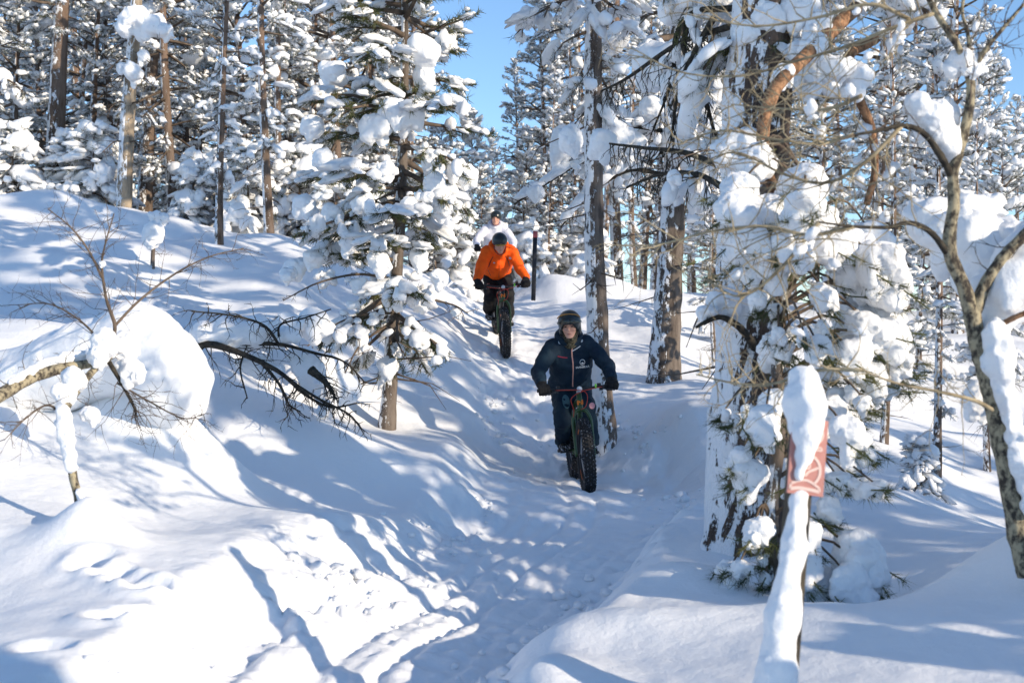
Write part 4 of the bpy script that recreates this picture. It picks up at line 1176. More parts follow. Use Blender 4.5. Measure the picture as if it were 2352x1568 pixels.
sleeve(fallen, Wp([(470, 770, 9.4), (540, 768, 9.4), (610, 765, 9.4), (670, 772, 9.4)], 9.4), [0.10, 0.13, 0.13, 0.08], rg)
sleeve(fallen, Wp([(690, 825, 9.5), (740, 860, 9.5), (780, 900, 9.5)], 9.4), [0.10, 0.17, 0.13], rg)
sleeve(fallen, Wp([(555, 835, 9.4), (600, 845, 9.4), (640, 850, 9.4)], 9.4), [0.06, 0.09, 0.06], rg)
part_lumps(fallen, [(720, 735, 10.4, 42, 0.9), (665, 745, 10.3, 34, 0.9), (795, 885, 9.6, 30, 1.2), (760, 930, 9.4, 30, 0.7)], 37)

# ---- grey snag, slim shaded pine, little cap of snow on a stub, all on the upper slope
bx, by, bz = W(283, 490, 21.5)
rg = np.random.default_rng(121)
snag = thing('dead_pine', 'grey dead pine with snow caps near its top on the crest of the slope', 'tree', (bx, by, ground_z(bx, by)))
a = Acc(); tube(a, spline(np.array(Wp([(283, 510, 21.5), (290, 330, 21.5), (300, 180, 21.5), (312, 30, 21.5), (318, -60, 21.5)], 21)) - root_loc(snag), 24), np.linspace(0.155, 0.09, 24), 12, True, 0.05, rg)
link('trunk', a.mesh('trunk', BARK_GREY), snag)
for x, y in ((300, 180), (305, 140), (310, 50), (296, 240), (290, 330)):
    for k in (-1, 1):
        bough(snag, 'branch', Wp([(x, y, 21.5), (x + k * 25, y - 5, 21.3), (x + k * 55, y + 20, 21.1)], 21), 0.02, 0.006, TWIG, rg, 8, 0.4, 0.3, 0.8, 0.25, 2, 0.007)
part_lumps(snag, [(312, 42, 21.2, 34, 1.0), (345, 58, 21.2, 30, 1.0), (375, 70, 21.2, 22, 1.0), (305, 165, 21.1, 26, 0.9), (330, 130, 21.3, 16, 1.2), (280, 155, 21.2, 14)], 41)
grow('pole', 503, 16.8, 'slim dark-stemmed young pine standing alone on the shaded upper slope', None, 0.8)
grow('pole', 620, 20.0, 'slim pine just below the crest behind the lone dark-stemmed pine', None, 1.0)
sx, sy, sz = W(350, 640, 14.8)
stub = thing('snowy_sapling', 'little dark sapling stem capped by one egg of snow on the shaded slope', 'sapling', (sx, sy, ground_z(sx, sy)))
bough(stub, 'trunk', Wp([(350, 650, 14.8), (351, 590, 14.8), (355, 520, 14.8), (356, 490, 14.8)], 14.8), 0.035, 0.015, BARK, rg, 8, 0.3, 0.1, 0.9, 0.25, 2, 0.005, 0.3)
part_lumps(stub, [(356, 535, 14.75, 27, 1.3), (360, 500, 14.8, 17, 1.2), (378, 500, 14.8, 12)], 43)
# slim pines and a buried sapling on the lower slope
grow('pole', 2030, 12.6, 'slim snowy pine on the lower slope, nearest the buried young pine', 'slim pines on the lower slope', 0.58)
grow('pole', 2150, 11.8, 'slim snowy pine on the lower slope between two others, nearest to the viewer', 'slim pines on the lower slope', 0.55)
grow('pole', 2268, 13.5, 'slim snowy pine on the lower slope just beyond the bare birch trunk', 'slim pines on the lower slope', 0.5)
grow('pole', 1642, 16.0, 'slim snowy pine between the stout dark trunk and the plastered old trunk', 'slim pines on the lower slope', 0.5)
grow('bush', 2118, 10.2, 'small sapling under rounded snow on the lower slope below the slim pines', None, 0.38)
# ------------------------------------------------------------------ fat bikes and their riders
def plain(name, col, rough=0.5, spec=0.4, metal=0.0):
    m, N, L, b = new_mat(name, col, rough, spec); b.inputs['Metallic'].default_value = metal
    return m


def cloth(name, c0, c1, scale=9.0, dist=0.012):
    return two_tone(name, c0, c1, scale, 0.75, dist * 2.2, (1, 1, 0.45), 0.2, 0.35, 0.7)


M_TYRE = plain('tyre_rubber', (0.012, 0.012, 0.013), 0.75)
M_TREAD = two_tone('snowy_tread', (0.02, 0.02, 0.022), (0.35, 0.36, 0.38), 55.0, 0.8, 0, None, 0.2, 0.52, 0.70)
M_BLACK = plain('black_metal', (0.014, 0.014, 0.016), 0.4)
M_GREEN = plain('green_paint', (0.035, 0.075, 0.022), 0.3, 0.5)
M_ORANGE = plain('orange_mark', (0.85, 0.20, 0.02), 0.5)
M_RED = plain('red_cable', (0.55, 0.05, 0.03), 0.5)
M_STEEL = plain('bare_metal', (0.5, 0.5, 0.52), 0.3, 0.5, 0.9)
M_LIME = plain('lime_clip', (0.25, 0.7, 0.08), 0.5)
M_SKIN = two_tone('skin', (0.50, 0.26, 0.19), (0.60, 0.34, 0.26), 14.0, 0.5, 0.0)
M_LIP = plain('lips', (0.38, 0.12, 0.10), 0.5)
M_EYE = plain('dark_eye', (0.05, 0.035, 0.03), 0.3)  # one dark tone for the whole eye
M_BROW = plain('brow_hair', (0.22, 0.13, 0.08), 0.8)
M_GLOVE = cloth('black_glove', (0.008, 0.008, 0.009), (0.02, 0.02, 0.021), 30)
M_BOOT = two_tone('snowy_boot', (0.015, 0.014, 0.014), (0.6, 0.6, 0.62), 24.0, 0.8, 0.004, None, 0.2, 0.52, 0.66)
M_HELMET = plain('dark_helmet', (0.012, 0.017, 0.018), 0.28, 0.5)
M_LENS = plain('goggle_lens', (0.01, 0.012, 0.012), 0.06, 0.6)
M_CAMO = two_tone('camo_gaiter', (0.02, 0.02, 0.015), (0.13, 0.11, 0.07), 40.0, 0.9, 0, None, 0.2, 0.42, 0.58)
M_NAVY = cloth('navy_shell', (0.006, 0.016, 0.034), (0.010, 0.028, 0.045))
M_NAVY2 = cloth('navy_trousers', (0.006, 0.015, 0.032), (0.012, 0.032, 0.046))
M_ORJ = cloth('orange_shell', (0.86, 0.092, 0.006), (0.93, 0.125, 0.01), 7)
M_BLACKT = cloth('black_trousers', (0.006, 0.006, 0.007), (0.014, 0.014, 0.015))
M_WHITEJ = cloth('white_shell', (0.60, 0.60, 0.68), (0.70, 0.70, 0.77), 7)
M_GREYT = cloth('grey_trousers', (0.02, 0.02, 0.024), (0.04, 0.04, 0.045))
M_REFL = plain('grey_reflector', (0.5, 0.55, 0.6), 0.4)
M_TEAL = plain('teal_patch', (0.06, 0.13, 0.15), 0.7)
M_PINK = plain('pink_badge', (0.55, 0.25, 0.28), 0.6)
M_ZIP = plain('coral_zip', (0.65, 0.33, 0.26), 0.5)
M_PRINT = plain('white_print', (0.75, 0.77, 0.78), 0.6)
M_VIOLET = plain('violet_pad', (0.05, 0.02, 0.12), 0.6)


def torus(acc, R, r, c, nu=40, nv=12, ry=None):
    u = np.arange(nu) * 2 * math.pi / nu; v = np.arange(nv) * 2 * math.pi / nv
    U, Vv = np.meshgrid(u, v, indexing='ij')
    rr = R + r * np.cos(Vv)
    P = np.stack([(ry or r) * np.sin(Vv) + c[0], rr * np.cos(U) + c[1], rr * np.sin(U) + c[2]], -1).reshape(-1, 3)
    i, j = np.meshgrid(np.arange(nu), np.arange(nv), indexing='ij')
    k = lambda a, b: (a % nu) * nv + (b % nv)
    acc.add(P, None, np.stack([k(i, j), k(i, j + 1), k(i + 1, j + 1), k(i + 1, j)], -1).reshape(-1, 4))


def box(acc, c, s, M=None):
    V = np.array([(x, y, z) for x in (-1, 1) for y in (-1, 1) for z in (-1, 1)], float) * np.asarray(s, float) / 2
    if M is not None:
        V = V @ np.asarray(M).T
    acc.add(V + np.asarray(c, float), None, [(0, 1, 3, 2), (4, 6, 7, 5), (0, 4, 5, 1), (2, 3, 7, 6), (0, 2, 6, 4), (1, 5, 7, 3)])


def tubes(name, lst, mat, parent, sides=10):
    a = Acc()
    for pts, r in lst:
        P = spline(pts, 4 * len(pts)) if len(pts) > 2 else np.asarray(pts, float)
        tube(a, P, np.linspace(r[0], r[1], len(P)) if hasattr(r, '__len__') else r, sides)
    return link(name, a.mesh(name, mat), parent)


_wheel = {}


def wheel(parent, c, seed, rim_mat):
    if not _wheel:
        a = Acc(); torus(a, 0.306, 0.055, (0, 0, 0), 56, 14); _wheel['tyre'] = a.mesh('tyre', M_TYRE)
        t = Acc(); rg = np.random.default_rng(3)
        for k in range(54):
            for j, off in enumerate((-0.95, -0.48, 0, 0.48, 0.95)):
                u = (k + (0.5 if j % 2 else 0)) * 2 * math.pi / 54
                rr = 0.306 + 0.056 * math.cos(off); x = 0.056 * math.sin(off)
                ez = np.array([0, math.cos(u), math.sin(u)]); ex = np.array([1.0, 0, 0]); n = ez * math.cos(off) + ex * math.sin(off)
                tg = np.array([0, -math.sin(u), math.cos(u)])
                box(t, ez * rr + ex * x + n * 0.003, (0.013, 0.018, 0.011), np.stack([np.cross(n, tg), tg, n], 1))
        _wheel['tread'] = t.mesh('tread', M_TREAD, False)
        r_ = Acc(); torus(r_, 0.252, 0.012, (0, 0, 0), 48, 8, 0.04); _wheel['rim'] = r_.mesh('rim', M_BLACK)
        h = Acc(); tube(h, [(-0.06, 0, 0), (0.06, 0, 0)], 0.024, 12); _wheel['hub'] = h.mesh('hub', M_BLACK)
        s = Acc()
        for k in range(32):
            u = k * 2 * math.pi / 32; x = 0.045 * (1 if k % 2 else -1)
            segs(s, [(x, 0.02 * math.cos(u + 0.8), 0.02 * math.sin(u + 0.8))], [(x * 0.3, 0.25 * math.cos(u), 0.25 * math.sin(u))], 0.0012, 0.0012, 4)
        _wheel['spokes'] = s.mesh('spokes', M_STEEL)
        d = Acc()
        for sx in (-1, 1):
            for u0 in (0.5, 2.6, 4.7):
                u = np.linspace(u0, u0 + 0.55, 8)
                for q in range(7):
                    pts = [np.array([sx * 0.041, rr * math.cos(a_), rr * math.sin(a_)]) for a_, rr in ((u[q], 0.243), (u[q + 1], 0.243), (u[q + 1], 0.262), (u[q], 0.262))]
                    d.add(pts, None, [(0, 1, 2, 3)])
        _wheel['rim_sticker'] = d.mesh('rim_sticker', M_ORANGE)
    w = link('wheel', None, parent, loc=c)
    w.rotation_euler = (seed * 1.3, 0, 0)
    for k, me in _wheel.items():
        link(k, me, w, kind='stuff' if k in ('tread', 'spokes', 'rim_sticker') else None)
    return w


def bicycle(label, M, group, fork_mat, frame_mat):
    b = link('bicycle', None, None, label, 'bicycle', group)
    b.matrix_world = M
    wheel(b, (0, 0, 0.361), 0.3, M_BLACK); wheel(b, (0, 1.13, 0.361), 1.1, M_BLACK)
    tubes('fork', [([(0.088, 0, 0.361), (0.088, 0.055, 0.55), (0.085, 0.10, 0.70), (0.05, 0.125, 0.78), (0, 0.13, 0.80)], (0.013, 0.022)), ([(-0.088, 0, 0.361), (-0.088, 0.055, 0.55), (-0.085, 0.10, 0.70), (-0.05, 0.125, 0.78), (0, 0.13, 0.80)], (0.013, 0.022)),
                   ([(0, 0.128, 0.78), (0, 0.15, 0.86)], 0.026)], fork_mat, b)
    fr = tubes('frame', [([(0, 0.145, 0.83), (0, 0.19, 0.95)], 0.027), ([(0, 0.17, 0.90), (0, 0.52, 0.84), (0, 0.84, 0.70)], (0.021, 0.018)), ([(0, 0.15, 0.85), (0, 0.44, 0.52), (0, 0.70, 0.34)], 0.026), ([(0, 0.70, 0.33), (0, 0.86, 0.74)], 0.019),
                         ([(0.03, 0.70, 0.33), (0.085, 0.86, 0.34), (0.095, 1.13, 0.361)], 0.012), ([(-0.03, 0.70, 0.33), (-0.085, 0.86, 0.34), (-0.095, 1.13, 0.361)], 0.012), ([(0.02, 0.85, 0.71), (0.08, 0.95, 0.60), (0.095, 1.13, 0.361)], 0.010), ([(-0.02, 0.85, 0.71), (-0.08, 0.95, 0.60), (-0.095, 1.13, 0.361)], 0.010),
                         ([(-0.055, 0.70, 0.33), (0.055, 0.70, 0.33)], 0.027)], frame_mat, b)
    tubes('seatpost', [([(0, 0.86, 0.74), (0, 0.91, 0.90)], 0.014)], M_BLACK, b)
    V, Q = surface(lambda P: smin(d_cone(P, (0, 0.82, 0.93), (0, 0.92, 0.925), 0.022, 0.035), d_ell(P, (0, 1.02, 0.93), (0.07, 0.08, 0.03)), 0.04), (-0.09, 0.78, 0.88), (0.09, 1.12, 0.98), 0.012)
    link('saddle', mesh_from('saddle', V, None, Q, M_BLACK), b)
    tubes('stem', [([(0, 0.19, 0.95), (0, 0.195, 0.985)], 0.022), ([(0, 0.19, 0.975), (0, 0.145, 0.995)], 0.018)], M_STEEL, b)
    tubes('handlebar', [([(-0.395, 0.225, 1.005), (-0.22, 0.18, 1.005), (-0.06, 0.145, 0.995), (0.06, 0.145, 0.995), (0.22, 0.18, 1.005), (0.395, 0.225, 1.005)], 0.0125)], M_BLACK, b)
    for s in (-1, 1):
        tubes('grip', [([(s * 0.27, 0.192, 1.005), (s * 0.40, 0.226, 1.005)], 0.018)], M_BLACK, b)
        br = tubes('brake_lever', [([(s * 0.235, 0.17, 1.0), (s * 0.24, 0.13, 0.985), (s * 0.30, 0.125, 0.972), (s * 0.36, 0.15, 0.965)], (0.010, 0.005))], M_BLACK, b, 6)
        a = Acc(); box(a, (s * 0.20, 0.165, 1.02), (0.035, 0.04, 0.035)); box(a, (s * 0.215, 0.15, 0.985), (0.03, 0.03, 0.03)); link('shifter', a.mesh('shifter', M_BLACK, False), b)
    tubes('brake_cable', [([(-0.23, 0.15, 1.0), (-0.12, 0.06, 1.0), (0.02, 0.06, 0.985), (0.07, 0.08, 0.93), (0.05, 0.10, 0.83), (0.0, 0.10, 0.80)], 0.0035), ([(0.23, 0.15, 1.0), (0.12, 0.05, 0.995), (0.0, 0.055, 0.97), (-0.09, 0.08, 0.91), (-0.07, 0.10, 0.80), (-0.085, 0.09, 0.70)], 0.0035)], M_RED, b, 5)
    a = Acc(); box(a, (0.165, 0.145, 1.01), (0.014, 0.03, 0.045)); link('lime_clip', a.mesh('lime_clip', M_LIME, False), b)
    a = Acc(); tube(a, [(0, 0.10, 1.0), (0, 0.085, 1.0)], 0.026, 16); link('headlight', a.mesh('headlight', M_REFL), b)
    # the zig-zag mark on the head tube
    a = Acc()
    for p, q in (((-0.022, 0.845), (-0.022, 0.885)), ((-0.022, 0.885), (0.022, 0.848)), ((0.022, 0.848), (0.022, 0.89))):
        p, q = np.array(p), np.array(q); n = (q - p) / np.linalg.norm(q - p); w = np.array([-n[1], n[0]]) * 0.0075
        for yy in (0.0,):
            c = [p - w, p + w, q + w, q - w]
            a.add([(c_[0], 0.118 + 0.45 * (c_[1] - 0.845), c_[1]) for c_ in c] + [(c_[0], 0.13 + 0.45 * (c_[1] - 0.845), c_[1]) for c_ in c], None, [(0, 1, 2, 3), (0, 4, 5, 1), (1, 5, 6, 2), (2, 6, 7, 3), (3, 7, 4, 0)])
    link('orange_badge', a.mesh('orange_badge', M_ORANGE, False), fr)
    cr = tubes('crank', [([(0.075, 0.70, 0.33), (0.085, 0.53, 0.33)], 0.011), ([(-0.075, 0.70, 0.33), (-0.085, 0.87, 0.33)], 0.011), ([(-0.085, 0.70, 0.33), (0.085, 0.70, 0.33)], 0.012)], M_BLACK, b)
    a = Acc(); tube(a, [(0.062, 0.70, 0.33), (0.067, 0.70, 0.33)], 0.07, 24); link('chainring', a.mesh('chainring', M_BLACK), cr)
    for s, y in ((1, 0.53), (-1, 0.87)):
        a = Acc(); box(a, (s * 0.14, y, 0.33), (0.10, 0.10, 0.018)); pd = link('pedal', a.mesh('pedal', M_BLACK, False), cr)
        a = Acc(); box(a, (s * 0.14, y - 0.053, 0.33), (0.06, 0.006, 0.014)); link('pedal_reflector', a.mesh('pedal_reflector', M_ORANGE, False), pd)
    a = Acc(); tube(a, spline([(0.065, 0.63, 0.36), (0.06, 0.9, 0.40), (0.05, 1.12, 0.40), (0.05, 1.15, 0.33), (0.06, 0.9, 0.30), (0.065, 0.65, 0.28)], 30), 0.005, 5); link('chain', a.mesh('chain', M_BLACK), b)
    return b


def surface_ax(f, ax):
    """Surface nets on a grid whose steps vary: built on unit cells, then mapped."""
    n = [len(a) for a in ax]
    def g(P):
        return f(np.stack([np.interp(P[:, i], np.arange(n[i]), ax[i]) for i in range(3)], -1))
    V, Q = surface(g, (2, 2, 2), (n[0] - 4, n[1] - 4, n[2] - 4), 1.0)
    return np.stack([np.interp(V[:, i], np.arange(n[i]), ax[i]) for i in range(3)], -1), Q


def bvh_of(V, Q):
    return BVHTree.FromPolygons([tuple(v) for v in V], [tuple(q) for q in Q])


def on_front(bvh, x, z, off=0.004, y0=-0.6):
    h = bvh.ray_cast(Vector((x, y0, z)), Vector((0, 1, 0)))
    return None if h[0] is None else np.array((x, h[0].y - off, z))


def strip(name, pts, w, bvh, mat, parent, n=24, off=0.004):
    P = spline(np.array([(p[0], 0, p[1]) for p in pts], float), n) if len(pts) > 2 else np.linspace((pts[0][0], 0, pts[0][1]), (pts[1][0], 0, pts[1][1]), n)
    D = np.gradient(P, axis=0); D /= np.linalg.norm(D, axis=1, keepdims=True); S = np.stack([-D[:, 2], 0 * D[:, 0], D[:, 0]], -1) * w / 2
    a = Acc(); rows = []
    for k in range(n):
        q = [on_front(bvh, *(P[k] + s * S[k])[[0, 2]], off) for s in (-1, 1)]
        if q[0] is None or q[1] is None:
            continue
        rows.append(q)
    if len(rows) < 2:
        return None
    V = np.array(rows).reshape(-1, 3); i = np.arange(len(rows) - 1) * 2
    a.add(V, None, np.stack([i, i + 1, i + 3, i + 2], -1))
    V2 = V + np.array([0, off + 0.004, 0]); a.add(V2, None, None)
    m = len(V); a.Q.append(np.stack([i, i + 2, i + 2 + m, i + m], -1)); a.Q.append(np.stack([i + 1, i + 1 + m, i + 3 + m, i + 3], -1))
    return link(name, a.mesh(name, mat, False), parent)


def print_mesh(name, V, T, bvh, mat, parent, off=0.004):
    out = []
    for x, z in V:
        p = on_front(bvh, x, z, off)
        out.append(p if p is not None else np.array((x, 0.5, z)))
    return link(name, mesh_from(name, out, T, None, mat, False), parent)


def text_flat(s, size, bold=0.0):
    cu = bpy.data.curves.new('lettering', 'FONT'); cu.body = s; cu.size = size; cu.align_x = 'CENTER'; cu.align_y = 'CENTER'; cu.offset = bold; cu.resolution_u = 2
    o = bpy.data.objects.new('lettering', cu); COL.objects.link(o)
    dg = bpy.context.evaluated_depsgraph_get()
    me = bpy.data.meshes.new_from_object(o.evaluated_get(dg)); me.calc_loop_triangles()
    V = np.array([v.co[:2] for v in me.vertices]); T = np.array([t.vertices[:] for t in me.loop_triangles])
    bpy.data.objects.remove(o); bpy.data.meshes.remove(me); bpy.data.curves.remove(cu)
    return V, T


def ring_flat(c, r0, r1, n=28, a0=0.0, a1=2 * math.pi):
    a = np.linspace(a0, a1, n)
    V = np.concatenate([np.stack([c[0] + r * np.cos(a), c[1] + r * np.sin(a)], -1) for r in (r0, r1)])
    i = np.arange(n - 1)
    return V, np.concatenate([np.stack([i, i + 1, i + n], -1), np.stack([i + 1, i + n + 1, i + n], -1)])


def person(label, M, h, pose, jacket_mat, trouser_mat, style):
    """A rider in the bike's own frame: x across, y towards the rear, z up."""
    r = link('person', None, None, label, 'person', 'riders on fat bikes')
    r.matrix_world = M
    P_ = {k: np.array(v, float) for k, v in pose.items() if k not in ('pitch', 'turn')}
    hc = P_['head']
    pit, trn = pose['pitch'], pose['turn']
    R = np.array(Matrix.Rotation(trn, 3, 'Z') @ Matrix.Rotation(pit, 3, 'X'))       # head frame -> bike frame
    def H(v): return hc + R @ np.array(v, float)
    mir = lambda k, s: P_[k] * np.array([s, 1, 1])
    wr = {s: mir('wrist', s) for s in (-1, 1)}; el = {s: mir('elbow', s) for s in (-1, 1)}; sh = {s: mir('shoulder', s) for s in (-1, 1)}
    kn = {1: P_['knee_f'], -1: P_['knee_b']}; an = {1: P_['ankle_f'], -1: P_['ankle_b']}
    hip = {s: np.array([s * 0.09, P_['hip'][1], P_['hip'][2]]) for s in (-1, 1)}
    pel, ch, nk = P_['hip'], P_['chest'], P_['neck']
    grip = {s: np.array([s * 0.335, 0.212, 1.005]) for s in (-1, 1)}

    def f_head(X):
        Y = (X - hc) @ R
        d = d_ell(Y, (0, 0.005, 0.02), (0.076, 0.096, 0.108))
        d = smin(d, d_ell(Y, (0, -0.035, -0.05), (0.056, 0.058, 0.066)), 0.03)
        d = smin(d, d_ell(Y, (0, -0.068, -0.098), (0.03, 0.026, 0.022)), 0.025)
        d = smin(d, d_ell(Y, (0, -0.082, 0.032), (0.05, 0.016, 0.012)), 0.014)
        for s in (-1, 1):
            d = smin(d, d_ell(Y, (s * 0.042, -0.066, -0.018), (0.024, 0.022, 0.02)), 0.02)
            d = np.maximum(d, -d_ell(Y, (s * 0.032, -0.106, 0.012), (0.017, 0.018, 0.011)))
        d = smin(d, d_cone(Y, (0, -0.09, 0.02), (0, -0.112, -0.022), 0.009, 0.0135), 0.010)
        d = smin(d, d_ell(Y, (0, -0.090, -0.058), (0.024, 0.010, 0.010)), 0.006)
        return d

    def f_body(X):
        d = f_head(X)
        d = smin(d, d_cone(X, H((0, 0.03, -0.06)), nk, 0.056, 0.06), 0.03)
        d = smin(d, d_cone(X, nk, ch, 0.06, 0.12), 0.05)
        d = smin(d, d_cone(X, ch, pel, 0.13, 0.12), 0.05)
        for s in (-1, 1):
            d = smin(d, d_cone(X, ch + [s * 0.08, -0.02, 0.1], sh[s], 0.06, 0.055), 0.04)
            d = smin(d, d_poly(X, [sh[s], el[s], wr[s], grip[s] + [0, 0.02, 0.03]], [0.05, 0.042, 0.03, 0.03]), 0.03)
            d = smin(d, d_poly(X, [hip[s], kn[s], an[s]], [0.085, 0.055, 0.04]), 0.04)
            d = smin(d, d_cone(X, an[s], an[s] + [0, -0.12, -0.07], 0.035, 0.025), 0.02)
        return d
    fine = 0.0065 if h < 0.014 else 0.010
    def axes(c, w, lo, hi, big):
        return np.concatenate([np.arange(lo, c - w, big), np.arange(c - w, c + w, fine), np.arange(c + w, hi, big)])
    ax = [axes(hc[0], 0.11, -0.52, 0.52, 0.026), axes(hc[1], 0.14, -0.05, 1.25, 0.03), axes(hc[2], 0.16, 0.12, 1.9, 0.03)]
    V, Q = surface_ax(f_body, ax)
    body = link('body', mesh_from('body', V, None, Q, M_SKIN), r)
    bb = bvh_of(V, Q)
    for s in (-1, 1):
        a = Acc(); Ve, Te = icosphere(1); a.add(np.array([H((s * 0.032 + v[0] * 0.012, -0.088 + v[1] * 0.007, 0.011 + v[2] * 0.0075)) for v in Ve]), Te); link('eye', a.mesh('eye', M_EYE), body)
        a = Acc(); tube(a, [H((s * 0.014, -0.099, 0.030)), H((s * 0.032, -0.099, 0.036)), H((s * 0.054, -0.085, 0.030))], [0.003, 0.0045, 0.002], 6); link('eyebrow', a.mesh('eyebrow', M_BROW), body)
    a = Acc(); tube(a, [H((-0.022, -0.0945, -0.060)), H((0, -0.1025, -0.058)), H((0.022, -0.0945, -0.060))], [0.002, 0.0055, 0.002], 6); link('mouth', a.mesh('mouth', M_LIP), body)

    # --- jacket
    off = np.random.default_rng(int(hc[2] * 1000)).uniform(0, 50, 3)
    hem = pose['hem']
    def f_jacket(X):
        d = smin(d_cone(X, pel + [0.07, 0, 0.02], ch + [0.085, 0, 0], 0.135, 0.145), d_cone(X, pel + [-0.07, 0, 0.02], ch + [-0.085, 0, 0], 0.135, 0.145), 0.06)
        d = smin(d, d_cone(X, pel + [0, -0.07, -0.04], ch + [0, -0.05, -0.05], 0.12, 0.12), 0.06)
        d = smin(d, d_cone(X, sh[-1] * [0.8, 1, 1], sh[1] * [0.8, 1, 1], 0.085, 0.085), 0.07)
        d = smin(d, d_cone(X, (sh[-1] + sh[1]) / 2, nk + [0, -0.01, 0.03], 0.10, 0.085), 0.05)
        for s in (-1, 1):
            d = smin(d, d_poly(X, [sh[s], el[s], wr[s]], [0.085, 0.074, 0.058]), 0.035)
        w = 0.010 * vnoise(X * np.array([9, 9, 16]) + off, 8) + 0.006 * vnoise(X * np.array([20, 20, 34]) + off, 9)
        d = d + w
        # open collar round the neck, straight hem
        d = np.maximum(d, -d_cone(X, nk + [0, -0.015, -0.02], H((0, -0.01, 0.05)), 0.058, 0.10))
        return np.maximum(d, hem - X[:, 2] + 0.25 * (X[:, 1] - pel[1]) * 0)
    V, Q = surface(f_jacket, (-0.5, 0.1, hem - 0.03), (0.5, 1.2, 1.62), h)
    jk = link('jacket', mesh_from('jacket', V, None, Q, jacket_mat), r)
    bj = bvh_of(V, Q)
    # hood rolled behind the collar
    def f_hood(X):
        c = nk + np.array([0, 0.03, 0.03])
        q = X - c; q = q @ np.array(Matrix.Rotation(0.55, 3, 'X'))
        d = np.sqrt((np.sqrt((q[:, 0] / 1.05) ** 2 + q[:, 1] ** 2) - 0.105) ** 2 + (q[:, 2] * 0.8) ** 2) - 0.036 - 0.02 * np.clip(q[:, 1] * 8, 0, 1)
        return d + 0.006 * vnoise(X * 22 + off, 12)
    V, Q = surface(f_hood, nk - 0.26, nk + 0.26, h)
    link('hood', mesh_from('hood', V, None, Q, jacket_mat), jk)
    # --- trousers
    def f_tr(X):
        d = smin(d_cone(X, hip[-1] + [0, 0, 0.04], hip[1] + [0, 0, 0.04], 0.135, 0.135), d_ell(X, pel + [0, 0.03, -0.02], (0.17, 0.14, 0.13)), 0.06)
        for s in (-1, 1):
            k = (1.0 if s == 1 else 1.05)
            d = smin(d, d_poly(X, [hip[s], kn[s]], [0.118, 0.088 * k]), 0.05)
            d = smin(d, d_poly(X, [kn[s], an[s] + [0, 0, -0.01]], [0.086, 0.082]), 0.03)
        d = d + 0.012 * vnoise(X * np.array([8, 8, 15]) + off, 10) + 0.007 * vnoise(X * np.array([18, 18, 30]) + off, 11)
        low = np.where(X[:, 0] > 0, an[1][2], an[-1][2]) - 0.05
        return np.maximum(d, low - X[:, 2])
    V, Q = surface(f_tr, (-0.32, 0.3, 0.28), (0.32, 1.2, 1.12), h)
    tr = link('trousers', mesh_from('trousers', V, None, Q, trouser_mat), r)
    bt = bvh_of(V, Q)
    # --- boots
    for s in (-1, 1):
        A = an[s]
        def f_boot(X):
            d = smin(d_cone(X, A + [0, 0.01, 0.04], A + [0, 0.02, -0.04], 0.056, 0.05), d_cone(X, A + [0, 0.04, -0.055], A + [0, -0.17, -0.065], 0.045, 0.042), 0.04)
            return np.maximum(d, (A[2] - 0.098) - X[:, 2])
        V, Q = surface(f_boot, A - [0.08, 0.25, 0.12], A + [0.08, 0.12, 0.12], h)
        bo = link('boot', mesh_from('boot', V, None, Q, M_BOOT), r)
        a = Acc(); box(a, A + [0, -0.065, -0.103], (0.088, 0.27, 0.02)); link('sole', a.mesh('sole', M_BLACK, False), bo)
    # --- gloves: palm over the grip, four fingers round it, thumb below
    for s in (-1, 1):
        g = grip[s]
        def f_glove(X):
            d = smin(d_cone(X, wr[s] + (wr[s] - el[s]) * 0.06, g + [0, 0.04, 0.035], 0.052, 0.045), d_ell(X, g + [0, 0.012, 0.026], (0.056, 0.05, 0.034)), 0.03)
            for k in range(4):
                o = (k - 1.5) * 0.027
                p = [g + [o, 0.0, 0.040], g + [o, -0.042 - 0.004 * (k in (1, 2)), 0.022], g + [o, -0.047, -0.018], g + [o, -0.014, -0.038 - 0.003 * (k in (1, 2))]]
                d = smin(d, d_poly(X, p, [0.018, 0.017, 0.016, 0.014], 0.006), 0.007)
            d = smin(d, d_poly(X, [g + [-s * 0.045, 0.035, 0.02], g + [-s * 0.066, 0.01, -0.018], g + [-s * 0.052, -0.022, -0.034]], [0.022, 0.018, 0.015], 0.006), 0.010)
            return d
        lo = np.minimum(wr[s], g) - 0.10; hi = np.maximum(wr[s], g) + 0.10
        V, Q = surface(f_glove, lo, hi, max(0.0065, h * 0.6))
        link('glove', mesh_from('glove', V, None, Q, M_GLOVE), r)
    # --- helmet
    def f_hel(X):
        Y = (X - hc) @ R
        d = d_ell(Y, (0, 0.012, 0.05), (0.116, 0.142, 0.122) if style['ski'] else (0.108, 0.136, 0.112))
        d = np.maximum(d, -0.015 - Y[:, 2] - 0.25 * Y[:, 1]) if not style['ski'] else np.maximum(d, -0.03 - Y[:, 2])
        for s in (-1, 1):
            if style['ski']:
                d = smin(d, d_ell(Y, (s * 0.088, 0.02, -0.035), (0.026, 0.05, 0.062)), 0.02)
        d = np.maximum(d, -d_ell(Y, (0, -0.115, -0.045), (0.083, 0.115, 0.088)))
        d = np.maximum(d, -d_ell(Y, (0, 0.0, 0.0), (0.083, 0.10, 0.118)))
        return d
    V, Q = surface(f_hel, hc - 0.22, hc + 0.24, fine)
    hel = link('helmet', mesh_from('helmet', V, None, Q, M_HELMET), r)
    # straps
    a = Acc()
    tube(a, spline([H((-0.086, -0.015, -0.02)), H((-0.07, -0.04, -0.09)), H((-0.02, -0.072, -0.128)), H((0.02, -0.072, -0.128)), H((0.07, -0.04, -0.09)), H((0.086, -0.015, -0.02))], 20), 0.006, 6)
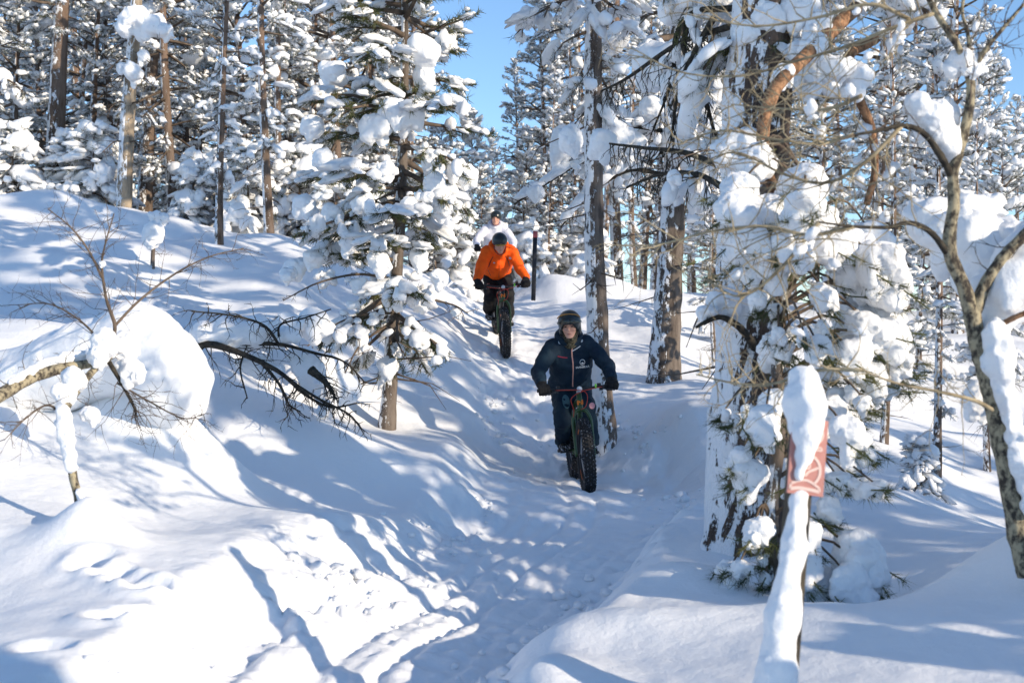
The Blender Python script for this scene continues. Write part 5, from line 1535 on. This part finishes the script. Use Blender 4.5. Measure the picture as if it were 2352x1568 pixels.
    link('chin_strap', a.mesh('chin_strap', M_VIOLET if style.get('violet') else M_BLACK), hel)
    if style['ski']:
        def f_vis(X):
            Y = (X - hc) @ R
            d = np.abs(d_ell(Y, (0, 0.010, 0.05), (0.122, 0.150, 0.124))) - 0.006
            return np.maximum(np.maximum(d, Y[:, 1] + 0.01), np.maximum(0.038 - Y[:, 2], Y[:, 2] - 0.098 + 0.9 * np.abs(Y[:, 0]) ** 1.5))
        V, Q = surface(f_vis, hc - 0.22, hc + 0.24, fine)
        link('goggles', mesh_from('goggles', V, None, Q, M_LENS), hel)
        a = Acc(); t = np.linspace(-1.25, 1.25, 24)
        P = np.array([H((0.121 * math.sin(q), 0.012 - 0.100 * math.cos(q) , 0.05 + 0.088 * math.cos(q) ** 0.6)) for q in t])
        tube(a, P, 0.0055, 6); link('orange_stripe', a.mesh('orange_stripe', plain('amber_stripe', (0.5, 0.24, 0.06), 0.5)), hel)
        def f_gai(X):
            Y = (X - hc) @ R
            d = smin(d_cone(X, nk + [0, -0.02, -0.02], H((0, 0.0, -0.09)), 0.083, 0.068), d_ell(Y, (0, 0.0, 0.0), (0.082, 0.088, 0.11)), 0.03)
            d = smin(d, d_ell(Y, (0, -0.05, -0.115), (0.05, 0.045, 0.028)), 0.02)
            return np.maximum(d + 0.004 * vnoise(X * 40, 5), -d_ell(Y, (0, -0.12, -0.01), (0.064, 0.105, 0.094)))
        V, Q = surface(f_gai, hc - 0.3, hc + 0.2, fine)
        link('neck_gaiter', mesh_from('neck_gaiter', V, None, Q, M_CAMO), r)
    return r, jk, tr, bj, bt, hel, H


def rider_matrix(fx, fy, rx, ry, lean, dz=0.0):
    fz, rz = ground_z(fx, fy) + dz, ground_z(rx, ry) + dz
    y = Vector((rx - fx, ry - fy, rz - fz)).normalized()
    x = y.cross(Vector((0, 0, 1))).normalized(); z = x.cross(y)
    M = Matrix(((x.x, y.x, z.x, fx), (x.y, y.y, z.y, fy), (x.z, y.z, z.z, fz), (0, 0, 0, 1)))
    return M @ Matrix.Rotation(-lean, 4, 'Y')


UPRIGHT = dict(hip=(0, 0.95, 0.97), chest=(0, 0.74, 1.27), neck=(0, 0.63, 1.46), head=(0.0, 0.55, 1.60), shoulder=(0.185, 0.66, 1.41), elbow=(0.355, 0.53, 1.18), wrist=(0.345, 0.30, 1.065),
               knee_f=(0.115, 0.54, 0.77), ankle_f=(0.13, 0.60, 0.435), knee_b=(-0.14, 0.60, 0.69), ankle_b=(-0.13, 0.92, 0.435), hem=0.945, pitch=0.10, turn=-0.22)
BENT = dict(UPRIGHT, chest=(0, 0.71, 1.255), neck=(0, 0.56, 1.42), head=(0.0, 0.465, 1.525), shoulder=(0.178, 0.61, 1.385), elbow=(0.30, 0.46, 1.13), pitch=0.12, turn=0.05, hem=0.93)
G_BIKE = 'fat bikes on the trail'
# nearest rider
M1 = rider_matrix(*(W(1352, 1120, 10.9)[:2]), 0.672, 12.02, math.radians(4.5), -0.005)
bicycle('dark green fat bike under the rider in navy, front wheel towards the viewer', M1, G_BIKE, M_GREEN, M_GREEN)
r1, jk, tr, bj, bt, hel, H1 = person('rider in navy jacket and trousers with dark helmet and goggles, nearest on the trail', M1, 0.013, UPRIGHT, M_NAVY, M_NAVY2, dict(ski=True))
strip('zip', [(0.012, 1.40), (0.004, 1.34), (0.006, 1.20), (0.0, 1.06), (0.0, 0.99)], 0.011, bj, M_ZIP, jk)
strip('zip', [(0.006, 1.355), (0.05, 1.375), (0.095, 1.40)], 0.008, bj, M_REFL, jk, 10)
strip('pocket_zip', [(-0.14, 1.315), (-0.09, 1.30), (-0.045, 1.292)], 0.007, bj, plain('crimson_zip', (0.4, 0.03, 0.06), 0.5), jk, 10)
for sx in (-1, 1):
    V, T = ring_flat((sx * 0.105, 1.455), 0.0, 0.02, 10, -1.57 if sx > 0 else 1.57, 1.57 if sx > 0 else 4.71)
    print_mesh('reflector_tab', V, T, bj, M_REFL, jk)
V, T = ring_flat((0.105, 1.235), 0.024, 0.029); V2, T2 = ring_flat((0.105, 1.219), 0.0, 0.015, 12, 0.2, 2.9)
print_mesh('round_emblem', np.concatenate([V, V2]), np.concatenate([T, T2 + len(V)]), bj, M_PRINT, jk)
V, T = text_flat('SAARISELKÄ', 0.027, 0.0006); print_mesh('lettering', V + [0.105, 1.186], T, bj, M_PRINT, jk)
V, T = ring_flat((0.155, 0.80), 0.0, 0.032, 18); print_mesh('pink_badge', V, T, bt, M_PINK, tr)
V, T = ring_flat((-0.085, 0.85), 0.0, 0.04, 14); V[:, 1] = 0.85 + (V[:, 1] - 0.85) * 1.7; print_mesh('teal_patch', V, T, bt, M_TEAL, tr)
# rider in orange
f = W(1160, 818, 16.1); q = W(1140, 777, 17.2)
M2 = rider_matrix(f[0], f[1], q[0], q[1], math.radians(3), -0.005)
bicycle('green fat bike coming down the slope under the rider in orange', M2, G_BIKE, M_GREEN, M_BLACK)
r2, jk, tr, bj, bt, hel, H2 = person('rider in a bright orange jacket and black helmet, head bowed, coming down the slope', M2, 0.016, BENT, M_ORJ, M_BLACKT, dict(ski=False))
strip('zip', [(0.0, 1.30), (0.0, 1.15), (0.0, 0.97)], 0.008, bj, plain('dark_orange_zip', (0.5, 0.08, 0.01), 0.6), jk)
for sx in (-1, 1):
    strip('seam', [(sx * 0.09, 1.33), (sx * 0.13, 1.24), (sx * 0.15, 1.16)], 0.008, bj, M_BLACK, jk, 12)
    strip('pocket_zip', [(sx * 0.15, 1.09), (sx * 0.115, 1.00)], 0.006, bj, M_BLACK, jk, 10)
V, T = ring_flat((-0.075, 1.235), 0.0, 0.016, 10); V[:, 1] = 1.235 + (V[:, 1] - 1.235) * 0.5; print_mesh('chest_print', V, T, bj, M_REFL, jk)
V, T = ring_flat((0.15, 1.30), 0.0, 0.017, 12); print_mesh('shoulder_badge', V, T, bj, M_REFL, jk)
a = Acc(); tube(a, spline([H2((-0.075, -0.082, 0.018)), H2((0, -0.125, 0.028)), H2((0.075, -0.082, 0.018))], 14), 0.008, 6); link('helmet_brim', a.mesh('helmet_brim', plain('amber_brim', (0.35, 0.22, 0.03), 0.4)), hel)
# rider in white behind
f = W(1148, 700, 21.6)
M3 = rider_matrix(-0.35, 21.4, -0.39, 22.5, math.radians(-2), -0.005)
bicycle('dark fat bike under the rider in white, mostly hidden behind the orange jacket', M3, G_BIKE, M_BLACK, M_BLACK)
r3, jk, tr, bj, bt, hel, H3 = person('rider in a white jacket and dark helmet, last of the three, behind the orange jacket', M3, 0.018, dict(UPRIGHT, turn=-0.1, pitch=0.05), M_WHITEJ, M_GREYT, dict(ski=False, violet=True))
strip('zip', [(0.0, 1.38), (0.0, 1.2), (0.0, 1.0)], 0.008, bj, M_REFL, jk)

# ------------------------------------------------------------------ trail signs
M_POST = two_tone('weathered_post', (0.03, 0.028, 0.026), (0.14, 0.11, 0.07), 18.0, 0.85, 0.004, (1, 1, 0.15))
M_SIGN = two_tone('faded_red_sign', (0.40, 0.17, 0.145), (0.46, 0.23, 0.20), 7.0, 0.55, 0.0)
M_SIGNP = plain('cream_print', (0.64, 0.47, 0.42), 0.55)
rg = np.random.default_rng(141)
top = W(1848, 930, 3.9); bot = W(1790, 1600, 3.72); bot[2] = ground_z(bot[0], bot[1]) - 0.1
sign = thing('trail_sign', 'faded red trail sign with a line symbol on a leaning snow-plastered post', 'sign', bot)
ax_z = (top - bot); L_ = np.linalg.norm(ax_z); ax_z = ax_z / L_
ax_x = np.array([1.0, 0.06, 0]); ax_x -= ax_z * (ax_x @ ax_z); ax_x /= np.linalg.norm(ax_x); ax_y = np.cross(ax_z, ax_x)
RM = np.stack([ax_x, ax_y, ax_z], 1)


def local(p):
    return RM @ np.asarray(p, float)


a = Acc(); box(a, local((0, 0, L_ / 2)), (0.072, 0.072, L_), RM); link('post', a.mesh('post', M_POST, False), sign)
# where the plate sits along the post
zt = ((W(1848, 965, 3.9) - bot) @ ax_z); zb = ((W(1838, 1137, 3.86) - bot) @ ax_z)
pw = 0.122; zc = (zt + zb) / 2; ph = abs(zt - zb)
xo = ((W(1842, 1060, 3.88) - bot) @ ax_x)
a = Acc(); box(a, local((xo, -0.045, zc)), (pw, 0.012, ph), RM); plate = link('sign_plate', a.mesh('sign_plate', M_SIGN, False), sign)


def line(pts, w):
    """A raised stroke on the plate; points in plate units, -1..1 across and along."""
    P = spline([(p[0], 0, p[1]) for p in pts], 5 * len(pts))[:, [0, 2]] * np.array([pw / 2, ph / 2])
    D = np.gradient(P, axis=0); D /= np.linalg.norm(D, axis=1, keepdims=True) + 1e-9; S = np.stack([-D[:, 1], D[:, 0]], -1) * w / 2
    a = Acc(); V = []
    for k in range(len(P)):
        for s, y in ((-1, -0.0535), (1, -0.0535), (1, -0.0505), (-1, -0.0505)):
            q = P[k] + s * S[k]; V.append(local((xo + q[0], y, zc + q[1])))
    i = np.arange(len(P) - 1) * 4
    a.add(V, None, np.concatenate([np.stack([i + j, i + (j + 1) % 4, i + 4 + (j + 1) % 4, i + 4 + j], -1) for j in range(4)]))
    return a


arc = lambda cx, cy, rx, ry, a0, a1, n=9: [(cx + rx * math.cos(t), cy + ry * math.sin(t)) for t in np.linspace(a0, a1, n)]
for pts, w in ((arc(0.0, 0.60, 0.74, 0.30, 1.4, -1.0), 0.007), ([(0.66, 0.28), (0.72, 0.20), (0.4, 0.20), (0.20, 0.22), (0.66, 0.28)], 0.006), (arc(-0.05, -0.36, 0.78, 0.42, 1.45, -0.9), 0.009), (arc(0.0, -0.24, 0.16, 0.07, 0, 6.28, 12), 0.006),
               ([(-0.10, -0.52), (0.08, -0.40), (0.34, -0.33), (0.62, -0.26)], 0.008), ([(-0.82, -0.74), (-0.45, -0.66), (-0.02, -0.62), (0.36, -0.68), (0.76, -0.80)], 0.008), ([(-0.86, -0.88), (-0.4, -0.84), (0.1, -0.85), (0.78, -0.88)], 0.011), ([(-0.84, -0.76), (-0.88, -0.88)], 0.008), ([(0.74, -0.80), (0.78, -0.88)], 0.008)):
    link('symbol_stroke', line(pts, w).mesh('symbol_stroke', M_SIGNP, False), plate)


def sign_snow(P):
    w = np.stack([(P @ ax_x), (P @ ax_y), (P @ ax_z)], -1)
    d = d_poly(w, [(0.005, -0.01, zt - 0.01), (-0.004, -0.01, zt + 0.06), (-0.008, 0.0, zt + 0.135)], [0.066, 0.072, 0.05], 0.03)
    d = smin(d, d_poly(w, [(0.0, -0.050, zt), (-0.004, -0.056, zt - 0.06), (-0.010, -0.056, zt - 0.13), (-0.014, -0.052, zt - 0.195)], [0.046, 0.037, 0.024, 0.012], 0.03), 0.03)
    return d + 0.010 * vnoise(P * 14 + 3, 3) + 0.005 * vnoise(P * 36, 4)


V, Q = surface(sign_snow, local((0, 0, zt - 0.02)) - [0.16, 0.16, 0.27], local((0, 0, zt + 0.02)) + [0.16, 0.16, 0.26], 0.008)
link('snow_cap', mesh_from('snow_cap', V, None, Q, SNOW), sign)


def post_snow(P):
    w = np.stack([(P @ ax_x), (P @ ax_y), (P @ ax_z)], -1)
    t = np.clip((zb - 0.01 - w[:, 2]) / (zb - 0.05), 0, 1)
    d = d_poly(w, [(-0.006, -0.035, zb - 0.01), (-0.012, -0.035, zb * 0.78), (-0.03, -0.03, zb * 0.5), (-0.038, -0.03, zb * 0.25), (-0.05, -0.03, 0.0)], [0.032, 0.037, 0.050, 0.058, 0.08], 0.05)
    return d + 0.006 * vnoise(P * 9 + 7, 5) + 0.006 * vnoise(P * 34, 6)


V, Q = surface(post_snow, np.minimum(local((0, 0, 0)), local((0, 0, zb))) - 0.16, np.maximum(local((0, 0, 0)), local((0, 0, zb))) + 0.14, 0.009)
link('snow_crust', mesh_from('snow_crust', V, None, Q, SNOW), sign)

# the dark marker post with a red head on the crest behind the riders
mb = W(1226, 648, 20.5); mt = W(1230, 530, 20.5)
mk = thing('marker_post', 'dark trail marker post with a red top on the crest behind the orange rider', 'post', (mb[0], mb[1], ground_z(mb[0], mb[1])))
b0 = root_loc(mk)
a = Acc(); tube(a, [W(1225, 690, 20.5) - b0, W(1229, 546, 20.5) - b0], 0.042, 10); link('shaft', a.mesh('shaft', plain('dark_post', (0.012, 0.014, 0.02), 0.7)), mk)
a = Acc(); tube(a, [W(1229, 546, 20.5) - b0, W(1230, 531, 20.5) - b0], 0.044, 10); link('red_top', a.mesh('red_top', plain('dull_red', (0.30, 0.07, 0.08), 0.7)), mk)
# ------------------------------------------------------------------ trees standing out of the picture, towards the sun, added to shade the trail
NV = np.array([math.cos(SUN_HEAD), math.sin(SUN_HEAD)]); SV = np.array([math.sin(SUN_HEAD), -math.cos(SUN_HEAD)])
SHADE = [(5.45, 5.2, 'young', 0.62), (6.1, 6.2, 'young', 0.72), (6.75, 5.0, 'young', 0.82), (7.4, 6.4, 'young', 0.9), (8.1, 5.4, 'young', 0.92), (8.8, 6.0, 'young', 0.98), (9.4, 5.0, 'young', 0.9), (9.9, 7.0, 'full', 0.7), (10.4, 6.0, 'pole', 1.2), (11.3, 8.0, 'pole', 1.2), (11.6, 6.0, 'young', 0.8),
         (12.0, 8.5, 'young', 1.0), (14.4, 8.0, 'young', 1.2), (2.2, 5.5, 'tall', 1.3), (16.5, 9.0, 'young', 1.2), (4.25, 1.4, 'bush', 0.5), (4.75, 2.3, 'bush', 0.7), (5.1, 1.3, 'bush', 0.6), (3.55, 1.0, 'bush', 0.45), (5.6, 2.6, 'bush', 0.9), (6.3, 6.5, 'lofty', 1.0), (7.2, 7.5, 'lofty', 1.0), (10.0, 6.5, 'lofty', 1.0), (11.6, 7.5, 'lofty', 1.0)]
for i, (u, s, kind, sc) in enumerate(SHADE):
    kind = 'pole' if kind == 'slim' else kind
    p = NV * u + SV * s
    place_far(WOOD[kind][rng.integers(0, len(WOOD[kind]))], p[0], p[1], rng.uniform(0, 6.28), sc, '%s, %s of the unseen trees shading the trail' % (LOOK[kind], ORD[i]), 'unseen trees shading the trail')

# crumbs of snow fallen from the cut banks of the trail
rg = np.random.default_rng(301)
n = 6500
cx = rg.uniform(-2.2, 1.9, n); cy = rg.uniform(3.9, 14.5, n)
sd_, dp_, hw_, al_ = path_coords(cx, cy)
e_ = np.abs(sd_) - hw_
keep = rg.random(n) < (np.exp(-((e_ - 0.02) / 0.16) ** 2) * 0.5 + 0.5 * np.exp(-(((cx + 0.85) / 0.3) ** 2 + ((cy - 5.7) / 1.0) ** 2)) + 0.03 * (e_ < 0)) * smooth(-0.3, 0.4, vnoise2(cx * 1.3, cy * 1.3, 99))
cx, cy = cx[keep], cy[keep]
cz = height(cx, cy)
r_ = np.minimum(0.008 + rg.exponential(0.011, len(cx)), 0.05)
ca = Acc(); blobs(ca, T12, np.stack([cx, cy, cz + 0.3 * r_], -1), np.stack([r_ * 1.2, r_, r_ * 0.9], -1), rg.standard_normal((len(cx), 3)) * [1, 1, 0.1], rg)
link('snow_crumbs', ca.mesh('snow_crumbs', SNOW), None, 'loose crumbs of snow fallen along the cut banks of the trail', 'snow crumbs', kind='stuff')
